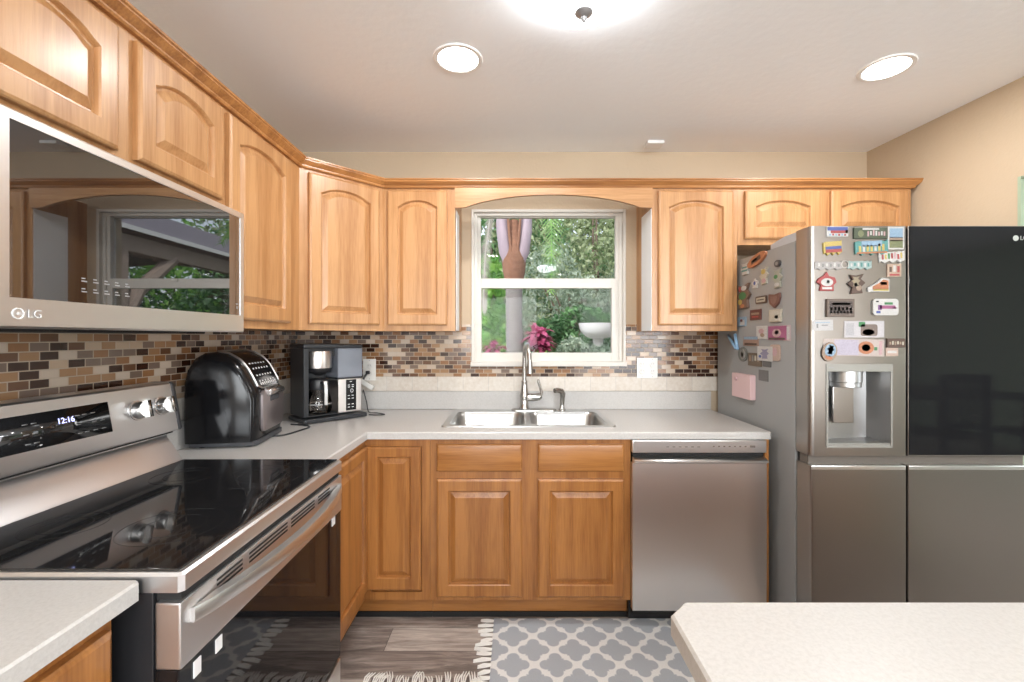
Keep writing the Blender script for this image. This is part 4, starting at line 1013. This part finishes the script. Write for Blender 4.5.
b = MB(); b.prism([(-.014, .192), (-.030, .194), (-.034, .201), (-.030, .212), (-.008, .222)], 'x', .085, WA - .075); b.build('handle', mat('handle_grey', (.33, .31, .30), .25, .8), dr)
b = MB(); b.prism([(-.018, .165), (-.023, .170), (-.023, .185), (-.018, .190)], 'x', .12, WA - .11); b.build('grip_pocket', M_DGREY, dr)
# control panel following the slope
def slope(x, s):
    a = [(-.003, .214), (.004, .228), (.020, .264), (.044, .310), (.075, .345), (.112, .366), (.150, .3735), (.18, .365)]
    k = min(len(a) - 2, int(s)); f = s - k
    return Vector((x, a[k][0] * (1 - f) + a[k + 1][0] * f, a[k][1] * (1 - f) + a[k + 1][1] * f))
def ring_on(x0, x1, s0, s1, n=10):
    pts = []
    for i in range(n): pts.append((x0 + (x1 - x0) * (.15 + .7 * i / (n - 1)), s0))
    for i in range(n): pts.append((x1, s0 + (s1 - s0) * (.12 + .88 * i / (n - 1))))
    for i in range(n): pts.append((x1 - (x1 - x0) * i / (n - 1), s1))
    for i in range(n): pts.append((x0, s1 - (s1 - s0) * (.88 * i / (n - 1)) ))
    return pts
rp = ring_on(.050, WA - .034, .55, 6.0)
path3 = [slope(x, s) + Vector((0, -.0015, .0015)) for x, s in rp]; path3.append(path3[0])
b = MB(); b.tube(path3, .0042, 8, cap=False); b.build('chrome_trim', M_CHROME, t)
b = MB(); N = 12; L = []
for i in range(N + 1):
    s = .75 + (3.6 - .75) * i / N; L.append([slope(x, s) + Vector((0, -.0022, .0022)) for x in (.060, .12, .16, .20, WA - .044)])
b.loops(L, closed=False); pn = b.build('control_panel', M_BLACKG, t)
b = MB()
for i, s in enumerate((1.15, 1.5, 2.1, 2.7, 3.2)):
    for k in range(6 if i else 9):
        x = .082 + .170 * k / (6 if i else 9); q0 = slope(x, s) + Vector((0, -.003, .003)); q1 = slope(x, s + (.14 if i else .26)) + Vector((0, -.003, .003)); wv = Vector((.011, 0, 0))
        b.loops([[q0, q0 + wv], [q1, q1 + wv]], closed=False)
b.build('printed_lettering', M_INK, pn)

# ------------------------------------------------------------------ coffee maker
M_CMB = mat('coffee_maker_black', (.022, .024, .028), .32)
t = thing('coffee_maker', 'black drip coffee maker with glass carafe and smoky side reservoir on the counter corner', 'coffee maker', (-1.03, 2.205, zc), R(47))
t.scale = (.84, .78, 1.02); WM[t.name] = WM[t.name] @ Matrix.Diagonal((.84, .78, 1.02, 1))
WC = .372
MB().box(-.012, WC + .010, -.030, .235, .004, .024, .006).box(.02, .205, .008, .17, .030, .036, .003).build('base', M_CMB, t)
MB().box(0, .030, .015, .235, .030, .366, .004).box(.03, .205, .19, .235, .030, .366, .003).build('tower', M_CMB, t)
MB().box(-.002, .212, .012, .235, .366, .388, .006).build('lid', M_CMB, t)
MB().box(.030, .205, .06, .19, .325, .366).build('brew_head', M_BLACK, t)
b = MB(); b.lathe([(.076, .266), (.077, .270), (.077, .345), (.075, .35)], (.118, .088, 0), 32, cap0=True, cap1=True); fb = b.build('filter_basket', M_STZ, t)
b = MB(); b.lathe([(.020, .228), (.035, .236), (.066, .246), (.074, .256), (.076, .266)], (.118, .088, 0), 32, cap0=True, cap1=True); b.build('basket_collar', M_BLACK, fb)
# carafe
b = MB(); b.lathe([(.060, .0375), (.070, .042), (.076, .06), (.076, .085), (.070, .115), (.058, .145), (.052, .158)], (.118, .088, 0), 36, cap0=True); cf = b.build('carafe', M_CARAFE, t)
b = MB(); b.lathe([(.053, .156), (.055, .160), (.055, .196), (.050, .206), (.030, .214), (.012, .216)], (.118, .088, 0), 32, cap1=True); b.build('carafe_collar', M_BLACK, cf)
b = MB(); b.lathe([(.0765, .083), (.0768, .083), (.0768, .088), (.0765, .088)], (.118, .088, 0), 36); b.build('level_band', M_INKG, cf)
# handle reaches out to the front
b = MB(); b.loops([[(x, y, z) for x, y, z in ((.104, yy, zz), (.128, yy, zz), (.128, yy2, zz2), (.104, yy2, zz2))] for yy, zz, yy2, zz2 in ((.040, .200, .040, .184), (-.004, .204, .004, .186), (-.020, .186, -.004, .178), (-.024, .14, -.010, .14), (-.022, .085, -.010, .085))], True, True)
b.build('carafe_handle', M_BLACK, cf)
b = MB(); b.loops([[(.107, y - .003, z), (.125, y - .003, z), (.125, y + .001, z), (.107, y + .001, z)] for y, z in ((-.010, .203), (-.021, .186), (-.025, .14), (-.023, .086))], True, True); b.build('handle_insert', M_LIGHTST, cf)
b = MB(); b.box(.212, WC - .004, .020, .20, .030, .205, .006); col = b.build('control_column', M_STZ, t)
b = MB(); b.box(.262, .330, .0175, .021, .040, .200, .001); cp = b.build('control_panel', M_BLACKG, col)
b = MB()
for z, ns in ((.188, 1), (.170, 2), (.160, 2), (.115, 2), (.100, 2), (.070, 2), (.055, 2)):
    for k in range(ns): 
        x = .285 + (.026 * (k - .5) if ns > 1 else 0) + .008; b.box(x - .007, x + .007, .0168, .0176, z, z + .0035)
b.lathe([(.010, .0176), (.010, .0165), (.0075, .0165), (.0075, .0176)], (.300, 0, .142), 18, 'y')
b.build('printed_lettering', M_INK, cp)
b = MB(); b.box(.206, WC, .014, .21, .212, .366, .008); tk = b.build('water_reservoir', M_TANK, t)
MB().box(.206, WC, .014, .21, .366, .382, .005).build('reservoir_lid', M_CMB, tk)
MB().box(.208, WC - .002, .016, .205, .205, .213, .002).build('reservoir_base', M_CMB, tk)
def cord(name, pts, r, m, parent):
    P = [Vector(p) for p in pts]; out = []
    for i in range(len(P) - 1):
        p0 = P[max(0, i - 1)]; p1 = P[i]; p2 = P[i + 1]; p3 = P[min(len(P) - 1, i + 2)]
        for k in range(8):
            u = k / 8; out.append(.5 * ((2 * p1) + (p2 - p0) * u + (2 * p0 - 5 * p1 + 4 * p2 - p3) * u * u + (3 * p1 - p0 - 3 * p2 + p3) * u ** 3))
    out.append(P[-1]); b = MB(); b.tube(out, r, 8)
    return b.build(name, m, parent, world=True, angle=60)
cord('power_cord', [(-1.06, 1.93, zc + .004), (-1.005, 1.95, zc + .004), (-.98, 2.04, zc + .004), (-.972, 2.13, zc + .004), (-1.02, 2.17, zc + .004), (-1.09, 2.19, zc + .004)], .0038, M_BLACK, AF)
cord('power_cord', [(-.80, 2.47, zc + .004), (-.76, 2.455, zc + .004), (-.715, 2.475, zc + .004), (-.77, 2.52, zc + .004), (-.83, 2.56, zc + .004), (-.862, 2.62, zc + .05), (-.888, 2.640, zc + .12)], .003, M_BLACK, t)

# ------------------------------------------------------------------ rugs
M_RUG = rug_mat('trellis_rug'); M_FR = mat('cotton_fringe', (.84, .82, .78), .95)
def rug(label, x0, x1, y0, y1, sides):
    t = thing('rug', label, 'rug', ((x0 + x1) / 2, (y0 + y1) / 2, .0), 0, 'grey trellis rugs')
    b = MB(); b.box(x0, x1, y0, y1, .001, .009, .003, 1); b.build('pile', M_RUG, t, world=True)
    b = MB(); rr = random.Random(5)
    for s in sides:
        L = (y1 - y0) if s in 'we' else (x1 - x0); n = int(L / .030)
        for k in range(n):
            p = (k + .5) / n * L + rr.uniform(-.004, .004); ln = rr.uniform(.045, .075); a = rr.uniform(-.5, .5)
            for q in (-.0045, 0, .0045):
                z = .006
                if s == 'w': P = [(x0 + .004, y0 + p + q, z), (x0 - ln * .5, y0 + p + q * 2 + a * .01, .006), (x0 - ln, y0 + p + q * 1.5 + a * ln * .6, .004)]
                if s == 'e': P = [(x1 - .004, y0 + p + q, z), (x1 + ln * .5, y0 + p + q * 2 + a * .01, .006), (x1 + ln, y0 + p + q + a * ln * .6, .004)]
                if s == 'n': P = [(x0 + p + q, y1 - .004, z), (x0 + p + q * 2 + a * .01, y1 + ln * .5, .012), (x0 + p + q * 2.5 + a * ln * .6, y1 + ln, .004)]
                b.tube(P, [.0028, .0030, .0018], 5)
    b.build('fringe', M_FR, t, world=True)
rug('grey and white trellis rug with a fringed end lying before the sink and dishwasher', -.095, 1.12, 1.50, 2.098, 'w')
rug('grey and white trellis runner on the floor along the front of the range', -.585, -.115, .2, 1.695, 'n')

# ------------------------------------------------------------------ ceiling lights
def canlight(x, y, label):
    t = thing('recessed_light', label, 'ceiling light', (x, y, ZC - .006), 0, 'recessed ceiling lights')
    MB().lathe([(.080, .0055), (.080, .002), (.086, .0), (.096, .001), (.099, .0058)], (0, 0, 0), 40).build('trim_ring', M_WHITE, t)
    b = MB(); b.lathe([(.0, .003), (.081, .003), (.081, .0055)], (0, 0, 0), 40); b.build('lens', M_BULB, t)
    light('can_or_fill_lamp', 'AREA', (x, y, ZC - .012), 7, .15, color=WARM, rot=(0, 0, 0))
canlight(-.223, 1.787, 'round recessed ceiling light nearer the wall cabinets')
canlight(1.534, 1.847, 'round recessed ceiling light above the refrigerator side')
for x, y in ((-.3, -.6), (1.6, -.6), (3.6, -.6), (3.6, -2.4), (.8, -2.4)):
    light('can_or_fill_lamp', 'AREA', (x, y, ZC - .012), 9, .15, color=WARM)  # unseen fill lamps added behind the camera, without fixtures
M_DOME = mat('dome_glass', (.95, .95, .93), .3, emit=9.0, emitcol=(.91, .96, 1)); M_DOMEFILL = mat('dome_glass_fill', (.95, .95, .93), .3, emit=80.0, emitcol=(.91, .96, 1))
dome = [(.165 * math.cos(R(a)), -.028 - .092 * math.sin(R(a))) for a in range(0, 90, 9)] + [(.004, -.120)]
def domelight(x, y, label, m):
    t = thing('flush_mount_or_fill_light', label, 'ceiling light', (x, y, ZC), 0, 'flush mount ceiling lights')
    MB().lathe([(.11, -.001), (.11, -.018), (.095, -.024)], cap1=True).build('canopy', M_GREYLT, t)
    MB().lathe([(.150, -.026)] + dome).build('glass_dome', m, t)
    MB().lathe([(.004, -.118), (.026, -.120), (.028, -.126), (.020, -.134), (.009, -.140), (.008, -.146), (.005, -.152), (.001, -.156)], cap1=True).build('finial', M_FINIAL, t)
M_FINIAL = mat('finial_grey', (.35, .35, .36), .35, .7)
domelight(.212, 1.36, 'frosted dome ceiling light with a grey metal finial over the kitchen floor', M_DOME)
domelight(.5, -1.4, 'frosted dome fill light added out of view behind the peninsula', M_DOMEFILL)  # this and the next dome are unseen, added to brighten the ceiling
domelight(2.7, -2.5, 'frosted dome fill light added out of view on the dining side', M_DOMEFILL)
tag(MB().box(.752, .848, 2.52, 2.61, ZC - .018, ZC - .0005, .006).build('ceiling_sensor', M_WHITE), 'small white square sensor on the ceiling near the back wall', 'sensor')

# ------------------------------------------------------------------ dining side, seen only in reflections
M_DW = mat('dark_walnut', (.035, .022, .018), .4)
t = thing('dining_table', 'dark dining table standing in the room beside the kitchen', 'table', (4.3, -1.2, 0))
MB().box(-.8, .8, -.5, .5, .72, .76, .006).build('tabletop', M_DW, t)
for sx in (-1, 1):
    for sy in (-1, 1): MB().box(sx * .74 - .035, sx * .74 + .035, sy * .44 - .035, sy * .44 + .035, 0, .72).build('leg', M_DW, t)
def chair(x, y, rz, label):
    t = thing('dining_chair', label, 'chair', (x, y, 0), rz, 'dark dining chairs')
    MB().box(-.22, .22, -.22, .22, .43, .46, .01).build('seat', M_DW, t)
    for sx in (-1, 1): MB().box(sx * .2 - .02, sx * .2 + .02, -.22, -.18, 0, .43).build('leg', M_DW, t)
    for sx in (-1, 1): MB().box(sx * .2 - .02, sx * .2 + .02, .18, .22, 0, .98).build('leg', M_DW, t)
    b = MB(); b.box(-.22, .22, .185, .215, .93, 1.0, .01); b.box(-.18, .18, .19, .21, .52, .56)
    for k in range(6): b.box(-.16 + .064 * k - .012, -.16 + .064 * k + .012, .192, .208, .56, .93)
    b.build('backrest', M_DW, t)
chair(3.95, -.50, R(0), 'dark slat-back dining chair at the near side of the dining table')
chair(4.75, -.50, R(0), 'dark slat-back dining chair at the far side of the dining table')

# ------------------------------------------------------------------ garden outside the window
struct('ground', MB().box(-8, 20, YB + .16, 26, -.35, -.25), mat('garden_soil', (.20, .17, .11), .95, var=.4, vscale=3))
def leaves(n, centers, size, rngs, asp=.45, droop=0.0):
    vs = []; fs = []
    for _ in range(n):
        c, rad = centers[rngs.randrange(len(centers))]
        while True:
            p = Vector((rngs.uniform(-1, 1), rngs.uniform(-1, 1), rngs.uniform(-1, 1)))
            if p.length < 1: break
        p = p.normalized() * (p.length ** .5)
        p = Vector((c[0] + p.x * rad[0], c[1] + p.y * rad[1], c[2] + p.z * rad[2]))
        a = Vector((rngs.gauss(0, 1), rngs.gauss(0, 1), rngs.gauss(-droop, 1))).normalized(); q = a.cross(Vector((rngs.gauss(0, 1), rngs.gauss(0, 1), rngs.gauss(0, 1)))).normalized()
        s = size * rngs.uniform(.6, 1.3); k = len(vs)
        vs += [p - a * s, p + q * s * asp, p + a * s, p - q * s * asp]; fs.append((k, k + 1, k + 2, k + 3))
    return vs, fs
def leafmesh(name, vs, fs, m, parent):
    me = bpy.data.meshes.new(name); inv = WM[parent.name].inverted(); me.from_pydata([inv @ v for v in vs], [], fs); me.materials.append(m)
    o = bpy.data.objects.new(name, me); C.objects.link(o); o.parent = parent; WM[o.name] = WM[parent.name]; return o
M_BARK = mat('bark', (.16, .12, .09), .9, bump=.6, bscale=14)
def tree(name, label, x, y, crown, n, size, m, seed, group=None, cat='tree', trunk=.12, top=2.0, asp=.45, droop=0.0):
    rr = random.Random(seed); t = thing(name, label, cat, (x, y, -.25), 0, group)
    vs, fs = leaves(n, crown, size, rr, asp, droop); leafmesh('foliage', vs, fs, m, t)
    b = MB(); b.tube([(x, y, -.25), (x + .05, y, top * .5), (x - .03, y + .05, top)], [trunk, trunk * .8, trunk * .5], 8)
    for k in range(5):
        c, rad = crown[k % len(crown)]; b.tube([(x, y, top * .7), (x * .5 + c[0] * .5 + rr.uniform(-.2, .2), y, top * .5 + c[2] * .5), (c[0] + rr.uniform(-.4, .4) * rad[0], c[1], c[2] + rad[2] * .4)], [trunk * .45, trunk * .3, .01], 6)
    b.build('trunk' if cat == 'tree' else 'stems', M_BARK, t, world=True)
    return t
L_OLIVE = leaf_mat('olive_leaves', (.10, .17, .05), (.50, .56, .34), 3.5)
L_DEEP = leaf_mat('deep_leaves', (.02, .09, .03), (.20, .38, .16), 3.0)
L_BRT = leaf_mat('bright_leaves', (.05, .24, .03), (.36, .62, .14), 5)
L_GREYG = leaf_mat('silvery_leaves', (.09, .16, .09), (.52, .60, .48), 5)
L_LIME = leaf_mat('lime_leaves', (.25, .45, .04), (.55, .75, .15), 6)
L_MAG = leaf_mat('magenta_leaves', (.28, .02, .09), (.72, .16, .32), 9)
tree('garden_tree', 'pale olive small-leaved tree filling the upper part of the window view', 1.6, 8.2, [((1.3, 8, 3.6), (1.5, .9, 1.6)), ((2.8, 8.4, 3.2), (1.3, .9, 1.8)), ((.5, 8.4, 3.0), (.9, .8, 1.6)), ((2.0, 8, 2.2), (1.4, .8, .9))], 9000, .055, L_OLIVE, 1, 'trees beyond the window', trunk=.09)
tree('garden_tree', 'dark green tree standing behind the palm', -.6, 9.5, [((-.8, 9.5, 3.2), (1.3, .9, 1.9)), ((.3, 9.8, 2.6), (1.2, .8, 1.6)), ((1.6, 9.8, 1.9), (1.3, .8, 1.3)), ((3.0, 10, 2.0), (1.3, .8, 1.5))], 9000, .08, L_DEEP, 2, 'trees beyond the window')
tree('garden_tree', 'dense mid-green tree forming the backdrop behind all the others', 1.0, 11.5, [((-.8, 11.5, 3.8), (1.8, .6, 2.2)), ((1.2, 11.6, 3.8), (1.8, .6, 2.2)), ((3.0, 11.5, 3.8), (1.8, .6, 2.2)), ((1.2, 11.5, 1.6), (3.0, .6, 1.4))], 16000, .11, L_OLIVE, 12, 'trees beyond the window')
tree('garden_tree', 'silvery green tree seen low between palm and shrubs', .9, 7.0, [((.55, 7.0, 1.9), (.55, .5, .9)), ((1.2, 7.1, 1.7), (.6, .5, .6)), ((1.9, 7.3, 1.8), (.6, .5, .7))], 6500, .045, L_GREYG, 3, 'trees beyond the window', trunk=.05, droop=.8, asp=.3)
for i, (x, y, h) in enumerate(((5.2, 13, 3.4), (8.0, 14, 4.0), (11.0, 13.5, 3.6), (14.5, 14, 4.0), (-3.6, 12, 3.4))):
    tree('garden_tree', ['broad green tree far off beside the patio cover', 'tall green tree far off behind the patio cover', 'green tree far off at the end of the garden', 'last green tree along the garden boundary', 'green tree far off on the house side of the palm'][i], x, y, [((x, y, h), (1.9, 1.2, 1.9)), ((x + 1, y, h - 1.6), (1.8, 1.2, 1.3)), ((x - 1, y, h - 1.8), (1.6, 1.2, 1.3))], 3000, .13, L_BRT if i % 2 else L_DEEP, 20 + i, 'trees beyond the window')
tree('garden_shrub', 'vivid green broad-leaved shrub left of the palm trunk', -.28, 5.7, [((-.30, 5.7, 1.75), (.22, .25, .62)), ((-.28, 5.6, 1.2), (.26, .25, .4)), ((-.3, 5.8, .5), (.35, .3, .6))], 1500, .06, L_BRT, 4, 'garden shrubs', 'shrub', .02, 1.2, .6)
tree('garden_shrub', 'lime green low shrub right of the magenta plant', .30, 5.0, [((.30, 5.0, .98), (.16, .14, .20)), ((.30, 5.0, .5), (.3, .2, .4))], 900, .035, L_LIME, 5, 'garden shrubs', 'shrub', .012, .6, .6)
tree('garden_shrub', 'grey-green shrub in front of the white basin', .80, 4.4, [((.58, 4.4, 1.12), (.17, .14, .20)), ((.84, 4.4, 1.05), (.20, .14, .19)), ((.75, 4.4, .5), (.34, .2, .5))], 4000, .035, L_GREYG, 6, 'garden shrubs', 'shrub', .015, .8)
tree('garden_shrub', 'dark green shrub behind the white basin', 1.0, 6.6, [((1.0, 6.6, 1.4), (.5, .3, .4)), ((1.5, 6.6, 1.2), (.5, .3, .5)), ((.5, 6.5, 1.2), (.4, .3, .4)), ((1, 6.5, .4), (.9, .3, .6))], 5000, .05, L_DEEP, 7, 'garden shrubs', 'shrub', .02, 1.0)
# ti plants with long magenta blades
def ti(x, y, zt, label, n, ln, seed):
    rr = random.Random(seed); t = thing('ti_plant', label, 'plant', (x, y, -.25), 0, 'magenta leaved plants')
    b = MB(); b.tube([(x, y, -.25), (x + .02, y, zt * .5), (x, y, zt)], .012, 6); b.build('stem', M_BARK, t, world=True)
    vs = []; fs = []
    for _ in range(n):
        a = rr.uniform(0, 2 * math.pi); el = rr.uniform(-.1, 1.3); z0 = zt - rr.uniform(0, .22); d = Vector((math.cos(a) * math.cos(el), math.sin(a) * math.cos(el), math.sin(el)))
        s = d.cross(Vector((0, 0, 1))).normalized() * ln * .14; L = ln * rr.uniform(.6, 1.1); p0 = Vector((x + rr.uniform(-.05, .05), y, z0)); p1 = p0 + d * L * .55; p2 = p1 + (d + Vector((0, 0, -.9))).normalized() * L * .5
        k = len(vs); vs += [p0, p1 - s, p1 + s, p2]; fs += [(k, k + 1, k + 2), (k + 1, k + 3, k + 2)]
    leafmesh('leaves', vs, fs, L_MAG, t)
ti(.27, 4.8, 1.37, 'magenta leaved plant right of the palm trunk', 200, .20, 8)
ti(-.21, 4.6, 1.24, 'magenta leaved plant left of the palm trunk', 70, .17, 9)
# palm
px_, py_ = .0, 5.0
t = thing('palm_tree', 'palm with grey ringed trunk and split lavender leaf bases outside the window', 'palm', (px_, py_, -.25))
b = MB(); b.tube([(px_ + .03, py_, -.25), (px_ + .02, py_, .9), (px_, py_, 1.5), (px_, py_, 2.02)], [.14, .105, .092, .095], 16)
b.build('trunk', mat('palm_trunk', (.20, .185, .175), .9, bump=.5, bscale=9, var=.35, vscale=16, stretch=(1, 1, 4)), t, world=True)
M_SH = mat('leaf_base_lavender', (.34, .27, .31), .5, var=.25, vscale=12, stretch=(1, 1, .2)); M_FIB = mat('palm_fibre', (.24, .12, .075), .95, bump=.8, bscale=30, var=.45, vscale=22)
b = MB(); b.tube([(px_, py_, 1.92), (px_, py_, 2.06), (px_, py_ - .03, 2.2), (px_, py_ - .04, 2.34), (px_ + .0, py_, 2.62)], [.098, .125, .135, .09, .05], 12, flat=1); b.build('fibre_boot', M_FIB, t, world=True)
for sx, dx in ((-1, .055), (1, .06)):
    b = MB(); b.tube([(px_ + sx * .05, py_ - .05, 2.06), (px_ + sx * (dx + .035), py_ - .06, 2.26), (px_ + sx * (dx + .07), py_ - .05, 2.5), (px_ + sx * .16, py_ - .02, 2.85), (px_ + sx * .4, py_, 3.4)], [.03, .075, .07, .045, .02], 12); b.build('leaf_base', M_SH, t, world=True)
    b = MB(); b.tube([(px_ + sx * .02, py_ - .13, 2.12), (px_ + sx * (dx - .01), py_ - .13, 2.38), (px_ + sx * (dx + .01), py_ - .12, 2.62), (px_ + sx * .1, py_ - .08, 2.9)], [.012, .016, .014, .01], 8); b.build('fibre_cord', M_FIB, t, world=True)
L_FROND = leaf_mat('frond_leaves', (.05, .20, .04), (.32, .55, .16), 4)
def frond(t, pts, ll, n, seed, m):
    rr = random.Random(seed); P = [Vector(p) for p in pts]; vs = []; fs = []
    for i in range(n):
        f = i / (n - 1) * (len(P) - 1); k = min(int(f), len(P) - 2); p = P[k].lerp(P[k + 1], f - k); d = (P[k + 1] - P[k]).normalized(); sd = d.cross(Vector((0, 1, 0))).normalized()
        for s in (-1, 1):
            tip = p + (sd * s * .8 + d * .7 + Vector((0, rr.uniform(-.3, .3), -.25))).normalized() * ll * math.sin(.35 + 2.6 * i / n) * rr.uniform(.8, 1.1); w_ = d * .012
            q = len(vs); vs += [p - w_, p + w_, tip]; fs.append((q, q + 1, q + 2))
    o = leafmesh('frond', vs, fs, m, t); b = MB(); b.tube(P, .008, 6); b.build('rachis', m, o, world=True)
frond(t, [(.1, 5, 3.2), (.25, 4.9, 3.3), (.38, 4.8, 3.0), (.40, 4.75, 2.4), (.39, 4.7, 1.8)], .30, 60, 1, L_FROND)
frond(t, [(.1, 5, 3.0), (.7, 5.1, 3.2), (1.2, 5.1, 2.9), (1.5, 5.1, 2.4)], .35, 50, 2, L_FROND)
frond(t, [(-.1, 5, 3.0), (-.4, 5, 3.2), (-.8, 5, 2.9), (-1.0, 5, 2.2)], .35, 50, 3, L_FROND)
M_DRY = mat('dry_frond', (.40, .38, .34), .9, var=.3, vscale=20)
frond(t, [(-.16, 5.3, 3.0), (-.27, 5.2, 2.75), (-.33, 5.2, 2.3), (-.35, 5.2, 1.8), (-.34, 5.2, 1.6)], .12, 70, 4, M_DRY)
# white basin
t = thing('garden_basin', 'shallow white basin on a pedestal among the shrubs at the window corner', 'basin', (.93, 4.9, -.25))
bx = .92
t.location.z = -.1; WM[t.name] = Matrix.Translation(Vector((.93, 4.9, -.25)))
MB().lathe([(.02, 1.20), (.10, 1.20), (.16, 1.24), (.205, 1.325), (.215, 1.325), (.19, 1.24), (.13, 1.175), (.03, 1.15)], (bx, 4.9, 0), 28, cap0=True).build('bowl', mat('basin_white', (.85, .86, .88), .4), t, world=True)
MB().lathe([(.12, -.25), (.10, -.15), (.05, .0), (.045, 1.0), (.06, 1.16)], (bx, 4.9, 0), 16, cap0=True).build('pedestal', mat('basin_stone', (.5, .5, .48), .8), t, world=True)
# patio cover off to the side, mirrored in the microwave door
t = thing('patio_cover', 'timber patio cover with shingled roof standing to the side of the garden', 'patio cover', (3.8, 6.2, -.25))
M_TIM = mat('weathered_timber', (.42, .33, .27), .7, var=.2, vscale=10); M_FAS = mat('fascia_lavender', (.40, .37, .43), .6); M_SHG = mat('roof_shingle', (.22, .18, .16), .9, var=.2, vscale=20)
b = MB(); b.prism([(2.31, 2.60), (5.2, 2.92), (9.0, 2.62), (9.0, 2.72), (5.2, 3.02), (2.31, 2.71)], 'y', 3.9, 9.6); b.build('roof', M_SHG, t, world=True)
MB().box(2.28, 2.31, 3.9, 9.6, 2.52, 2.73).build('fascia', M_FAS, t, world=True)
MB().box(2.265, 2.28, 3.9, 9.6, 2.475, 2.525).build('fascia_trim', M_WHITE, t, world=True)
MB().box(2.40, 2.52, 4.0, 9.5, 2.27, 2.45).build('beam', M_TIM, t, world=True)
for k in range(12):
    y = 4.1 + .46 * k; b = MB(); b.prism([(2.32, 2.48), (5.2, 2.80), (5.2, 2.91), (2.32, 2.59)], 'y', y, y + .05); b.build('rafter', M_TIM, t, world=True)
for y in (4.85, 8.9): MB().box(2.40, 2.52, y - .06, y + .06, -.25, 2.27).build('post', M_TIM, t, world=True)
b = MB(); b.tube([(2.46, 4.88, 1.45), (2.46, 5.1, 1.85), (2.46, 5.62, 2.30)], .075, 8); b.build('brace', M_TIM, t, world=True)
MB().box(8.7, 8.85, 5.0, 5.15, -.25, 2.66).build('post', M_TIM, t, world=True)
